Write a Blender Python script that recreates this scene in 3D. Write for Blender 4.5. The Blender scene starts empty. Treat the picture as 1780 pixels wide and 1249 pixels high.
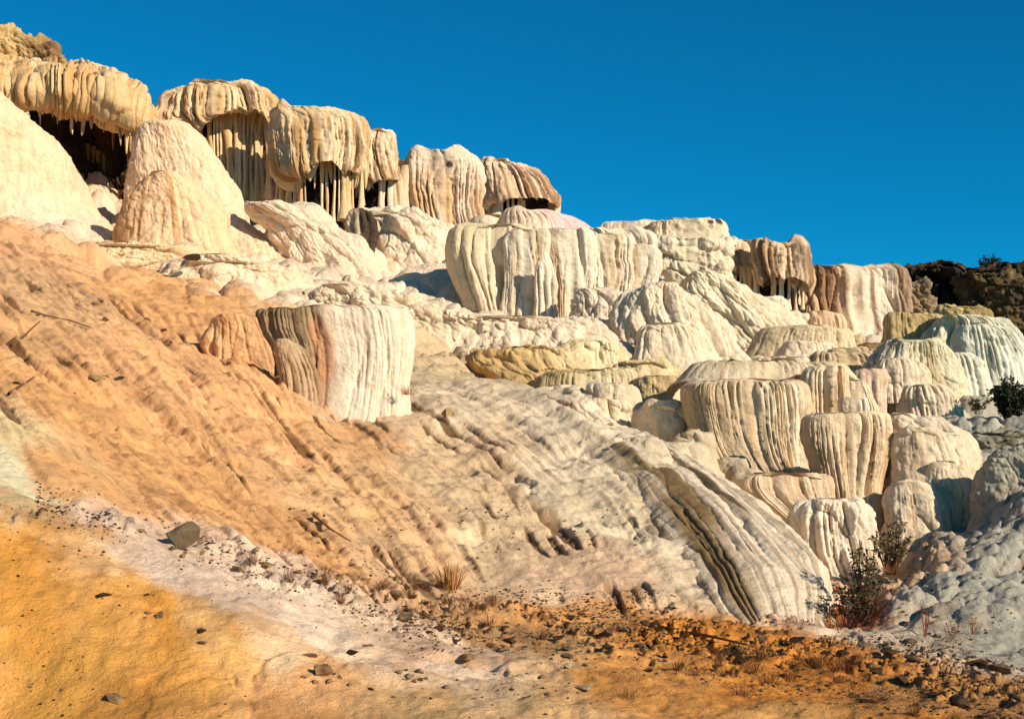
import bpy, math, random
import numpy as np

# ------------------------------------------------------------------ basics
K = 0.72 / 1780.0          # tangent per photo pixel (50 mm lens on 36 mm film)
HZ = 800.0                 # photo row of the eye level
rng = np.random.default_rng(7)
random.seed(7)
scene = bpy.context.scene
COL = scene.collection
f32 = np.float32


def P(px, py, D):
    return np.array([(px - 890.0) * K * D, D, (HZ - py) * K * D])


def lin(c):
    c = np.asarray(c, float) / 255.0
    return np.where(c <= 0.04045, c / 12.92, ((c + 0.055) / 1.055) ** 2.4)


def sstep(a, b, x):
    t = np.clip((x - a) / (b - a), 0, 1)
    return t * t * (3 - 2 * t)


# ------------------------------------------------------------------ noise
_perm = np.random.default_rng(1).permutation(256)
_perm = np.concatenate([_perm, _perm, _perm]).astype(np.int32)
_val = np.random.default_rng(2).random(256).astype(f32) * 2 - 1
_jx = np.random.default_rng(3).random(256).astype(f32)
_jy = np.random.default_rng(4).random(256).astype(f32)


def _h2(i, j):
    return _perm[_perm[i & 255] + (j & 255)]


def _h3(i, j, k):
    return _perm[_perm[_perm[i & 255] + (j & 255)] + (k & 255)]


def vn2(x, y):
    xi = np.floor(x).astype(np.int32); yi = np.floor(y).astype(np.int32)
    fx = x - xi; fy = y - yi
    fx = fx * fx * fx * (fx * (fx * 6 - 15) + 10); fy = fy * fy * fy * (fy * (fy * 6 - 15) + 10)
    a = _val[_h2(xi, yi)]; b = _val[_h2(xi + 1, yi)]
    c = _val[_h2(xi, yi + 1)]; d = _val[_h2(xi + 1, yi + 1)]
    return (a + (b - a) * fx) * (1 - fy) + (c + (d - c) * fx) * fy


def vn3(x, y, z):
    zi = np.floor(z).astype(np.int32); fz = z - zi
    fz = fz * fz * (3 - 2 * fz)
    xi = np.floor(x).astype(np.int32); yi = np.floor(y).astype(np.int32)
    fx = x - xi; fy = y - yi
    fx = fx * fx * (3 - 2 * fx); fy = fy * fy * (3 - 2 * fy)
    out = 0
    for dz, wz in ((0, 1 - fz), (1, fz)):
        a = _val[_h3(xi, yi, zi + dz)]; b = _val[_h3(xi + 1, yi, zi + dz)]
        c = _val[_h3(xi, yi + 1, zi + dz)]; d = _val[_h3(xi + 1, yi + 1, zi + dz)]
        out = out + wz * ((a + (b - a) * fx) * (1 - fy) + (c + (d - c) * fx) * fy)
    return out


def fbm2(x, y, o=4, g=0.5):
    s = 0; a = 1.0; t = 0
    for k in range(o):
        s = s + a * vn2(x * 2 ** k + 17.3 * k, y * 2 ** k - 9.1 * k); t += a; a *= g
    return s / t


def fbm3(p, f, o=4, g=0.5):
    s = 0; a = 1.0; t = 0
    for k in range(o):
        q = f * 2 ** k
        s = s + a * vn3(p[..., 0] * q + 11.7 * k, p[..., 1] * q + 5.3 * k, p[..., 2] * q - 7.9 * k); t += a; a *= g
    return s / t


def worley(x, y, jit=0.9):
    xi = np.floor(x).astype(np.int32); yi = np.floor(y).astype(np.int32)
    F1 = np.full(np.shape(x), 9.0); F2 = np.full(np.shape(x), 9.0)
    ID = np.zeros(np.shape(x), np.int32); DY = np.zeros(np.shape(x))
    for i in (-1, 0, 1):
        for j in (-1, 0, 1):
            h = _h2(xi + i, yi + j)
            dx = xi + i + 0.5 + jit * (_jx[h] - 0.5) - x
            dy = yi + j + 0.5 + jit * (_jy[h] - 0.5) - y
            d = np.sqrt(dx * dx + dy * dy)
            m = d < F1
            F2 = np.where(m, F1, np.minimum(F2, d))
            ID = np.where(m, h, ID); DY = np.where(m, -dy, DY)
            F1 = np.where(m, d, F1)
    return F1, F2, ID, DY


def lobes(s, l, cw, ch, seed=0.0):
    """rounded drip lobes with soft creases; s across, l down the slope (metres)"""
    x = s / cw + seed + 0.28 * fbm2(s / cw * 0.8 + seed, l / ch * 0.9, 2)
    y = l / ch + seed * 1.7 + 0.28 * fbm2(s / cw * 0.8 - seed, l / ch * 0.9 + 3, 2)
    F1, F2, ID, DY = worley(x, y, 0.95)
    e = np.clip((F2 - F1) / 0.5, 0, 1)
    pil = np.sqrt(np.clip(1 - (1 - e) ** 2, 0, 1))
    keep = sstep(-0.55, 0.25, vn2(x * 0.9 + 31, y * 0.9 - 8))
    return (0.35 * pil * keep + 0.65 * (1 - F1 * F1)) * (0.9 + 0.28 * DY) * (0.6 + 0.8 * _jx[ID])


def ribs(s, v, w, seed=0.0, wob=0.55, vf=0.6, jit=0.95):
    """irregular vertical ribs; returns across-rib coordinate t (-1..1) and an id"""
    x = s / w + seed * 13.7 + 2.2 * vn2(s / w * 0.13 + seed, v * 0.02 + seed) + wob * vn2(s / w * 0.4 + seed, v * vf + seed * 3) + 0.12 * vn2(s / w * 1.1, v * 2.3)
    i0 = np.floor(x).astype(np.int32)
    sk = np.int32(int(seed * 7) & 255)
    def cen(i):
        return i + 0.5 + jit * (_jx[_h2(i, sk)] - 0.5)
    cm, c0, cp = cen(i0 - 1), cen(i0), cen(i0 + 1)
    lo = x < (cm + c0) / 2; hi = x > (c0 + cp) / 2
    i = np.where(lo, i0 - 1, np.where(hi, i0 + 1, i0))
    c = cen(i); l = (cen(i - 1) + c) / 2; r = (c + cen(i + 1)) / 2
    t = np.where(x < c, (x - c) / np.maximum(c - l, 1e-3), (x - c) / np.maximum(r - c, 1e-3))
    return np.clip(t, -1, 1), i


def flute(S, L, Vn, F, sd, so):
    """one layer of drip ribs: crisp narrow grooves between rounded ribs of uneven depth, start and length"""
    w, amp, v0, v1 = F[:4]
    t, ident = ribs(S, L, w, sd + so)
    deep = 0.12 + 1.15 * sstep(-0.35, 0.5, fbm2(S / w * 0.22 + sd, L * 0.35 + so, 3))
    bul = 1 + 0.35 * vn2(ident * 3.7, L * 1.1 / max(w * 4, 0.3)) + 0.3 * vn2(ident * 1.9 + 50, L * 3.1 / max(w * 4, 0.3))
    own = 0.45 + 0.9 * _jy[_h2(ident, np.int32(int(sd * 3) & 255))]
    g = sstep(v0, v1, Vn + 0.16 * (_jx[_h2(ident, np.int32(7))] - 0.5) * 2 * min(1.0, v1 * 1.5))
    if len(F) > 4: g = g * (1 - sstep(F[4], F[5], Vn))
    return amp * g * deep * own * ((np.sqrt(1 - 0.985 * t * t) - 0.7) * bul)


def fold(S, L, Vn, F, sd):
    """broad soft drapery folds"""
    w, amp, v0, v1 = F[:4]
    q = fbm2(S / w + sd, L * 0.22, 2)
    return amp * sstep(v0, v1, Vn) * (0.9 * q - 0.9 * np.exp(-(vn2(S / w * 0.8 + 5 * sd, L * 0.16) / 0.09) ** 2) * 0.6)


# ------------------------------------------------------------------ mesh output
def mesh_from(name, V, F, col, mat, smooth=True):
    me = bpy.data.meshes.new(name)
    V = np.ascontiguousarray(V, dtype=f32); F = np.ascontiguousarray(F, dtype=np.int32)
    k = F.shape[1]
    me.vertices.add(len(V)); me.vertices.foreach_set('co', V.ravel())
    me.loops.add(F.size); me.loops.foreach_set('vertex_index', F.ravel())
    me.polygons.add(len(F))
    me.polygons.foreach_set('loop_start', np.arange(0, F.size, k, dtype=np.int32))
    me.polygons.foreach_set('use_smooth', np.full(len(F), smooth, dtype=bool))
    if col is not None:
        at = me.color_attributes.new('Col', 'FLOAT_COLOR', 'POINT')
        c = np.ones((len(V), 4), f32); c[:, :3] = col
        at.data.foreach_set('color', c.ravel())
    me.materials.append(mat)
    me.update(calc_edges=True); me.validate()
    return me


def link(name, me, loc=(0, 0, 0), parent=None):
    o = bpy.data.objects.new(name, me); COL.objects.link(o)
    o.location = loc
    if parent is not None:
        o.parent = parent
    return o


def tag(o, label=None, cat=None, group=None, kind=None):
    if label: o['label'] = label
    if cat: o['category'] = cat
    if group: o['group'] = group
    if kind: o['kind'] = kind
    return o


def grid_faces(nv, nu, closed):
    i = np.arange(nv - 1)[:, None]
    if closed:
        j = np.arange(nu)[None, :]; j2 = (j + 1) % nu
    else:
        j = np.arange(nu - 1)[None, :]; j2 = j + 1
    a = i * nu + j; b = i * nu + j2; c = (i + 1) * nu + j2; d = (i + 1) * nu + j
    return np.stack([a, d, c, b], -1).reshape(-1, 4)


def catmull(t, ts, vs):
    """smooth interpolation with monotone-limited slopes (pchip)"""
    ts = np.asarray(ts, float); vs = np.asarray(vs, float)
    if vs.ndim == 1: vs = vs[:, None]
    h = np.diff(ts)[:, None]; d = np.diff(vs, axis=0) / h
    m = np.zeros_like(vs); m[0] = d[0]; m[-1] = d[-1]
    if len(ts) > 2:
        a, b = d[:-1], d[1:]
        ok = a * b > 0
        w1 = 2 * h[1:] + h[:-1]; w2 = h[1:] + 2 * h[:-1]
        with np.errstate(divide='ignore', invalid='ignore'):
            hm = (w1 + w2) / (w1 / a + w2 / b)
        m[1:-1] = np.where(ok, hm, 0)
    k = np.clip(np.searchsorted(ts, t, side='right') - 1, 0, len(ts) - 2)
    hh = h[k]; u = ((t - ts[k])[:, None]) / hh
    u2, u3 = u * u, u * u * u
    return (2 * u3 - 3 * u2 + 1) * vs[k] + (u3 - 2 * u2 + u) * hh * m[k] + (-2 * u3 + 3 * u2) * vs[k + 1] + (u3 - u2) * hh * m[k + 1]


def normals(G, closed):
    if closed:
        du = np.roll(G, -1, 1) - np.roll(G, 1, 1)
    else:
        du = np.gradient(G, axis=1)
    dv = np.gradient(G, axis=0)
    n = np.cross(dv, du)
    n /= np.linalg.norm(n, axis=-1, keepdims=True) + 1e-9
    return n


# ------------------------------------------------------------------ materials
def nodes_of(m):
    m.use_nodes = True
    nt = m.node_tree
    nt.nodes.clear()
    return nt


def rock_material(name, mott=0.22, streak=0.18, bump=0.5, bscale=9.0, warm=(0.62, 0.40, 0.20), speck=0.0, rough=0.85, grain=0.0):
    m = bpy.data.materials.new(name); nt = nodes_of(m); N = nt.nodes.new; L = nt.links.new
    out = N('ShaderNodeOutputMaterial'); bs = N('ShaderNodeBsdfPrincipled'); L(bs.outputs[0], out.inputs[0])
    bs.inputs['Roughness'].default_value = rough
    bs.inputs['Specular IOR Level'].default_value = 0.25
    at = N('ShaderNodeAttribute'); at.attribute_name = 'Col'
    geo = N('ShaderNodeNewGeometry')
    n1 = N('ShaderNodeTexNoise'); n1.inputs['Scale'].default_value = 2.2; n1.inputs['Detail'].default_value = 9; n1.inputs['Roughness'].default_value = 0.68
    L(geo.outputs['Position'], n1.inputs['Vector'])
    mp = N('ShaderNodeMapping'); mp.inputs['Scale'].default_value = (3.2, 3.2, 0.28); L(geo.outputs['Position'], mp.inputs['Vector'])
    n2 = N('ShaderNodeTexNoise'); n2.inputs['Scale'].default_value = 1.6; n2.inputs['Detail'].default_value = 6; n2.inputs['Roughness'].default_value = 0.6
    L(mp.outputs[0], n2.inputs['Vector'])
    r1 = N('ShaderNodeMapRange'); r1.inputs['From Min'].default_value = 0.35; r1.inputs['From Max'].default_value = 0.68
    r1.inputs['To Min'].default_value = 0; r1.inputs['To Max'].default_value = mott; L(n1.outputs['Fac'], r1.inputs['Value'])
    r2 = N('ShaderNodeMapRange'); r2.inputs['From Min'].default_value = 0.5; r2.inputs['From Max'].default_value = 0.72
    r2.inputs['To Min'].default_value = 0; r2.inputs['To Max'].default_value = streak; L(n2.outputs['Fac'], r2.inputs['Value'])
    def mix(a, b, fac, mode='MULTIPLY'):
        x = N('ShaderNodeMix'); x.data_type = 'RGBA'; x.blend_type = mode
        L(a, x.inputs[6])
        if isinstance(b, tuple): x.inputs[7].default_value = b + (1,)
        else: L(b, x.inputs[7])
        L(fac, x.inputs[0])
        return x.outputs[2]
    c = mix(at.outputs['Color'], (0.60, 0.50, 0.40), r1.outputs[0])
    c = mix(c, warm, r2.outputs[0])
    if speck:
        n3 = N('ShaderNodeTexNoise'); n3.inputs['Scale'].default_value = 14; n3.inputs['Detail'].default_value = 5; n3.inputs['Roughness'].default_value = 0.7
        L(geo.outputs['Position'], n3.inputs['Vector'])
        r3 = N('ShaderNodeMapRange'); r3.inputs['From Min'].default_value = 0.6; r3.inputs['From Max'].default_value = 0.7
        r3.inputs['To Min'].default_value = 0; r3.inputs['To Max'].default_value = speck; L(n3.outputs['Fac'], r3.inputs['Value'])
        c = mix(c, (0.35, 0.24, 0.16), r3.outputs[0])
    if grain:
        n4 = N('ShaderNodeTexNoise'); n4.inputs['Scale'].default_value = 26; n4.inputs['Detail'].default_value = 4; n4.inputs['Roughness'].default_value = 0.8
        L(geo.outputs['Position'], n4.inputs['Vector'])
        r4 = N('ShaderNodeMapRange'); r4.inputs['From Min'].default_value = 0.61; r4.inputs['From Max'].default_value = 0.67
        r4.inputs['To Min'].default_value = 0; r4.inputs['To Max'].default_value = grain; L(n4.outputs['Fac'], r4.inputs['Value'])
        c = mix(c, (0.28, 0.18, 0.10), r4.outputs[0])
    L(c, bs.inputs['Base Color'])
    nb = N('ShaderNodeTexNoise'); nb.inputs['Scale'].default_value = bscale; nb.inputs['Detail'].default_value = 8; nb.inputs['Roughness'].default_value = 0.65
    L(geo.outputs['Position'], nb.inputs['Vector'])
    bp = N('ShaderNodeBump'); bp.inputs['Strength'].default_value = bump; bp.inputs['Distance'].default_value = 0.08
    L(nb.outputs['Fac'], bp.inputs['Height'])
    nc = N('ShaderNodeTexNoise'); nc.inputs['Scale'].default_value = bscale * 4.5; nc.inputs['Detail'].default_value = 5; nc.inputs['Roughness'].default_value = 0.75
    L(geo.outputs['Position'], nc.inputs['Vector'])
    bq = N('ShaderNodeBump'); bq.inputs['Strength'].default_value = bump; bq.inputs['Distance'].default_value = 0.035
    L(nc.outputs['Fac'], bq.inputs['Height']); L(bp.outputs[0], bq.inputs['Normal']); L(bq.outputs[0], bs.inputs['Normal'])
    return m


M_TRAV = rock_material('travertine', mott=0.36, streak=0.30, bump=0.85, bscale=3.6, speck=0.32)
M_GROUND = rock_material('mineral_soil', mott=0.14, streak=0.0, bump=0.8, bscale=6, speck=0.34, grain=0.40)
M_DARK = rock_material('algae_and_shade_rock', mott=0.6, streak=0.5, bump=0.8, bscale=4)  # algae tint, plus shade put into the colours of recesses and cliff
M_STONE = rock_material('loose_stone', mott=0.6, streak=0.0, bump=0.9, bscale=22, speck=0.5)
M_PLANT = rock_material('dry_plant', mott=0.4, streak=0.0, bump=0.1, bscale=30, rough=0.7)

# ------------------------------------------------------------------ palettes (albedo, sRGB)
WHITE = lin((228, 207, 178)); CREAM = lin((232, 202, 170)); BUFF = lin((216, 186, 146)); PINK = lin((232, 198, 184))
OCHRE = lin((196, 148, 84)); RUST = lin((170, 100, 58)); OLIVE = lin((150, 128, 76)); GREY = lin((178, 174, 156))
BLUEG = lin((150, 160, 160)); GREENW = lin((200, 212, 196)); DARKB = lin((58, 42, 30)); ORANGE = lin((228, 172, 112))
DEEP = lin((226, 164, 84)); TAN = lin((216, 174, 118)); BROWN = lin((118, 84, 54))


# ------------------------------------------------------------------ lathe-like rock mass
def colour_field(c, a, v, s, z, pos):
    """a: left-right 0..1 on the front, v: top-bottom 0..1"""
    base = np.asarray(c.get('base', CREAM))
    out = np.broadcast_to(base, a.shape + (3,)).copy()
    nz = 0.5 * fbm2(s * 0.9 + 3, z * 0.5, 4)
    for op in c.get('ops', []):
        kind, col, args = op[0], np.asarray(op[1]), op[2:]
        if kind == 'h':      # left-right blend from args0 (0) to args1 (1)
            w = sstep(args[0], args[1], a + nz * 0.12) * args[2]
        elif kind == 'v':
            w = sstep(args[0], args[1], v + nz * 0.22) * args[2]
        elif kind == 'streak':   # width m, threshold, amount
            q = vn2(s / args[0] + 7.7, z * 0.12) * 0.65 + 0.35 * vn2(s / args[0] * 2.7, z * 0.3)
            w = sstep(args[1], args[1] + 0.3, q) * args[2]
            if len(args) > 3: w = w * sstep(args[3], args[4], v)
        elif kind == 'spot':
            d = np.sqrt(((a - args[0]) / args[2]) ** 2 + ((v - args[1]) / args[3]) ** 2) + nz * 0.5
            w = (1 - sstep(0.6, 1.1, d)) * args[4]
        elif kind == 'mottle':
            w = sstep(args[1], args[1] + 0.35, fbm3(pos, args[0], 4)) * args[2]
        if kind in ('h', 'spot', 'v') and args[-1] < 0.93: w = w * 0.75
        out += (col - out) * w[..., None]
    return np.clip(out, 0.004, 0.95)


_seed = [0.0]


def mass(name, rows, D=None, k=0.8, n=2.3, fl=None, fl2=None, lb=None, lb2=None, rough=0.06, low=0.05,
         col=None, mat=None, label=None, cat=None, parent=None, base=None, dens=1.0, kind=None, skew=0.0, lip=0.0):
    """rows: (py, xl, xr[, Dfront]) from top to bottom; flutes fl=(w, amp, v0, v1)"""
    _seed[0] += 1.0; sd = _seed[0] * 1.37
    if n >= 2.4: k *= 0.72; n += 0.5
    R = []
    for r in rows:
        Df = r[3] if len(r) > 3 else D
        h = (r[2] - r[1]) / 2
        hw = h * K * Df / max(0.25, 1 - h * K * k)
        Dc = Df + k * hw
        R.append(((((r[1] + r[2]) / 2) - 890) * K * Dc, Dc, (HZ - r[0]) * K * Df, hw, k * hw))
    R = np.array(R)
    wpx = max(r[2] - r[1] for r in rows); hpx = rows[-1][0] - rows[0][0]
    nu = int(np.clip(wpx * 1.55 * dens, 70, 760)); nv = int(np.clip(hpx * 0.95 * dens, 40, 380))
    seg = np.sqrt(np.sum(np.diff(R[:, [1, 2, 3]], axis=0) ** 2, axis=1) + np.diff(R[:, 4] - R[:, 1]) ** 2) + 1e-3
    ts = np.concatenate([[0], np.cumsum(seg)])
    T = np.linspace(0, ts[-1], nv)
    A = catmull(T, ts, R)
    # angles: front (toward camera) denser
    q = np.linspace(0, 1, nu, endpoint=False)
    nf = 0.76
    th = np.where(q < nf, -0.12 * np.pi + (q / nf) * (1.24 * np.pi), 1.12 * np.pi + (q - nf) / (1 - nf) * 0.76 * np.pi)
    cx, sy = -np.cos(th), -np.sin(th)        # th=0 left, pi/2 front, pi right
    e = 2.0 / n
    cs = np.sign(cx) * np.abs(cx) ** e; sn = np.sign(sy) * np.abs(sy) ** e
    # even out the arc
    G = np.empty((nv, nu, 3))
    G[..., 0] = A[:, None, 0] + A[:, None, 3] * cs[None, :]
    G[..., 1] = A[:, None, 1] + A[:, None, 4] * sn[None, :]
    G[..., 2] = A[:, None, 2] + skew * A[:, None, 3] * cs[None, :]
    Rm = np.max(A[:, 3])
    dsx = np.diff(np.concatenate([cs, cs[:1]])) * Rm; dsy = np.diff(np.concatenate([sn, sn[:1]])) * Rm * k
    s1 = np.concatenate([[0], np.cumsum(np.hypot(dsx, dsy))[:-1]])
    s1 = s1 - np.interp(0.5 * np.pi, th, s1)
    rr = np.clip(A[:, 3] / Rm, 0.05, 1)[:, None]
    S = s1[None, :] * rr ** 0.30 + sd * 10
    SL = s1[None, :] * rr ** 0.85 + sd * 10
    Lw = np.broadcast_to(T[:, None], (nv, nu))
    Vn = np.broadcast_to((T / ts[-1])[:, None], (nv, nu))
    Nn = normals(G, True)
    fade = sstep(0.0, 0.04, Vn)
    disp = (1.6 * low + 0.05) * Rm * fbm3(G, 1.1 / Rm + 0.1, 3) + rough * fbm3(G, 1.3, 5, 0.55)
    if fl: disp = disp + flute(S, Lw, Vn, (fl[0] * 0.62, fl[1] * 0.62) + tuple(fl[2:]), sd, 0.0) + flute(S, Lw, Vn, (fl[0] * 1.7, fl[1] * 0.55) + tuple(fl[2:]), sd, 2.0) + flute(S, Lw, Vn, (fl[0] * 0.26, fl[1] * 0.22) + tuple(fl[2:]), sd, 3.0)
    if fl2: disp = disp + 1.35 * fold(S, Lw, Vn, (max(fl2[0], 0.35), fl2[1], -0.02, 0.10), sd)
    if lb: disp = disp + 0.09 * min(0.6, lb[2]) * fbm2(SL / 0.16, Lw / 0.9, 3) + 0.05 * min(0.6, lb[2]) * fbm2(SL / 0.09, Lw / 0.16, 2)
    for (B, so) in ((lb, 0.0), (lb2 and (lb2[0], lb2[1], lb2[2] * 1.7) + tuple(lb2[3:]), 4.3)):
        if B:
            cw, ch, amp, v0, v1 = B[:5]
            disp = disp + 0.75 * amp * sstep(v0, v1, Vn) * (lobes(SL, Lw, cw * 0.75, ch * 0.78, sd + so) - 0.5)
    disp = disp + 0.5 * rough * fbm3(G, 5.5, 3, 0.6) + ((0.22 if n >= 2.4 else 0.16) * Rm * sstep(0.55, 1.0, Vn) ** 1.5 if parent is None else 0)
    if n >= 2.4: G[..., 2] += 0.06 * Rm * fbm2(S * 1.3, S * 0 + sd, 3) * (1 - sstep(0.15, 0.5, Vn))
    if lip:
        q = Vn * (1 - 0 * Vn)
        G[..., 2] -= lip * sstep(0.45, 0.9, Vn) * (0.9 * fbm2(S * 0.8, S * 0 + sd, 3) + 0.5 * fbm2(S * 4.0, S * 0 + sd, 2))
    G = G + Nn * (disp * fade)[..., None]
    a = np.clip((1 + cs) / 2, 0, 1)[None, :] * np.ones((nv, 1))
    C = colour_field(col or {}, a, Vn, S, G[..., 2], G)
    b0 = np.array([A[-1, 0], A[-1, 1], A[-1, 2]]) if base is None else np.asarray(base)
    if parent is not None:
        b0 = np.array(parent.location)
    me = mesh_from(name, (G - b0).reshape(-1, 3), grid_faces(nv, nu, True), C.reshape(-1, 3), mat or M_TRAV)
    o = link(name, me, (0, 0, 0) if parent is not None else b0, parent)
    if label or kind:
        tag(o, label, cat, None, kind or 'thing')
    return o


# ------------------------------------------------------------------ control-net patch
def patch(name, net, nu=300, nv=200, rough=0.06, lb=None, fl=None, col=None, mat=None, label=None, cat=None, parent=None, kind=None):
    _seed[0] += 1.0; sd = _seed[0] * 1.37
    net = np.array([[P(*p) for p in row] for row in net])
    r, c = net.shape[:2]
    def par(axis):
        d = np.linalg.norm(np.diff(net, axis=axis), axis=-1).mean(1 - axis)
        t = np.concatenate([[0], np.cumsum(d)]); return t
    tv, tu = par(0), par(1)
    V1 = np.linspace(0, tv[-1], nv); U1 = np.linspace(0, tu[-1], nu)
    tmp = catmull(U1, tu, net.transpose(1, 0, 2).reshape(c, -1)).reshape(nu, r, 3)
    G = catmull(V1, tv, tmp.transpose(1, 0, 2).reshape(r, -1)).reshape(nv, nu, 3)
    S = np.broadcast_to(U1[None, :], (nv, nu)) + sd * 10; Lw = np.broadcast_to(V1[:, None], (nv, nu)); Vn = Lw / tv[-1]
    a = np.broadcast_to((U1 / tu[-1])[None, :], (nv, nu))
    disp = rough * fbm3(G, 1.3, 5, 0.55)
    if fl:
        disp = disp + flute(S, Lw, Vn, (fl[0] * 0.62, fl[1] * 0.62) + tuple(fl[2:]), sd, 0.0) + flute(S, Lw, Vn, (fl[0] * 1.7, fl[1] * 0.55) + tuple(fl[2:]), sd, 2.0)
    if lb:
        cw, ch, amp, v0, v1 = lb
        disp = disp + amp * sstep(v0, v1, Vn) * (lobes(S, Lw, cw, ch, sd) - 0.5)
    G = G + normals(G, False) * disp[..., None]
    C = colour_field(col or {}, a, Vn, S, G[..., 2], G)
    b0 = net[-1].mean(0) if parent is None else np.array(parent.location)
    me = mesh_from(name, (G - b0).reshape(-1, 3), grid_faces(nv, nu, False), C.reshape(-1, 3), mat or M_TRAV)
    o = link(name, me, b0 if parent is None else (0, 0, 0), parent)
    if label or kind: tag(o, label, cat, None, kind or 'thing')
    return o


# ------------------------------------------------------------------ hanging columns
def column(parent, px, D, py0, py1, rpx, free=False, col=(CREAM, OCHRE), flare=0.0, name=None, thin=0.55):
    """a drip column from row py0 to row py1; free ones end in a point"""
    p0, p1 = P(px, py0, D), P(px + random.uniform(-2, 2), py1, D)
    H = p0[2] - p1[2]; r0 = rpx * K * D
    nv = int(np.clip((py1 - py0) * 0.55, 14, 90)); nu = 12
    t = np.linspace(0, 1, nv); sd = random.uniform(0, 90)
    prof = thin + (1 - thin) * np.abs(np.linspace(1, -1, nv)) ** 1.5
    prof = prof * (1 + 0.30 * vn2(t * H * 0.9 + sd, t * 0 + sd) + 0.16 * vn2(t * H * 3.1 + sd, t * 0 - sd))
    if free:
        prof = (1 + 0.25 * vn2(t * H * 1.6 + sd, t * 0 + sd)) * np.sqrt(np.clip(1 - t ** 2.2, 0, 1)) * (1 - 0.35 * t)
    prof = prof + flare * sstep(0.75, 1.0, t) * 0.8
    th = np.linspace(0, 2 * np.pi, nu, endpoint=False)
    G = np.empty((nv, nu, 3))
    rr = r0 * prof[:, None] * (1 + 0.18 * vn2(np.cos(th)[None, :] * 1.5 + sd, np.sin(th)[None, :] * 1.5 + t[:, None] * H * 0.35))
    wx = r0 * 0.9 * vn2(t * H * 0.6 + sd, t * 0 + 9); wy = r0 * 0.4 * vn2(t * H * 0.5 - sd, t * 0 + 4)
    G[..., 0] = (p1[0] - p0[0]) * t[:, None] + wx[:, None] + rr * np.cos(th)[None, :]
    G[..., 1] = wy[:, None] + rr * np.sin(th)[None, :]
    G[..., 2] = -H * t[:, None] + 0 * rr
    w = np.clip(sstep(-0.2, 0.6, vn2(np.cos(th)[None, :] * 2 + sd, t[:, None] * H * 0.25 + sd)), 0, 1)[..., None] * 0.75
    C = col[0] + (col[1] - col[0]) * w
    nm = name or ('stalactite' if free else 'drip_column')
    me = mesh_from(nm, G.reshape(-1, 3), grid_faces(nv, nu, True), C.reshape(-1, 3), M_TRAV)
    return link(nm, me, p0 - np.array(parent.location), parent)


def column_row(parent, px0, px1, D0, D1, y0, y1, step, rpx, bulge=0.0, gaps=(), freeprob=0.0, col=(CREAM, OCHRE), jy=8, thin=0.55, sag=None):
    """row of columns between px0 and px1; y0/y1 may be (left,right) pairs; gaps = px ranges with only free drips or none"""
    x = px0
    while x < px1:
        f = (x - px0) / (px1 - px0)
        D = D0 + (D1 - D0) * f - bulge * math.sin(math.pi * f)
        ya = y0[0] + (y0[1] - y0[0]) * f + random.uniform(-4, 2)
        yb = y1[0] + (y1[1] - y1[0]) * f + random.uniform(-3, jy)
        r = rpx * random.choice((random.uniform(0.5, 1.0), random.uniform(0.8, 1.3), random.uniform(1.2, 2.0)))
        g = None
        for gp in gaps:
            if gp[0] < x < gp[1]: g = gp
        if g is None:
            if random.random() < freeprob:
                column(parent, x, D, ya, ya + (yb - ya) * random.uniform(0.25, 0.8), r, True, col)
            else:
                column(parent, x, D, ya, yb, r, False, col, flare=0.5, thin=thin * random.uniform(0.8, 1.15))
        elif g[2] > 0:
            column(parent, x, D, ya, ya + (yb - ya) * g[2] * random.uniform(0.5, 1.2), r * 0.8, True, col)
        x += step * random.uniform(0.7, 1.35)

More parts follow.
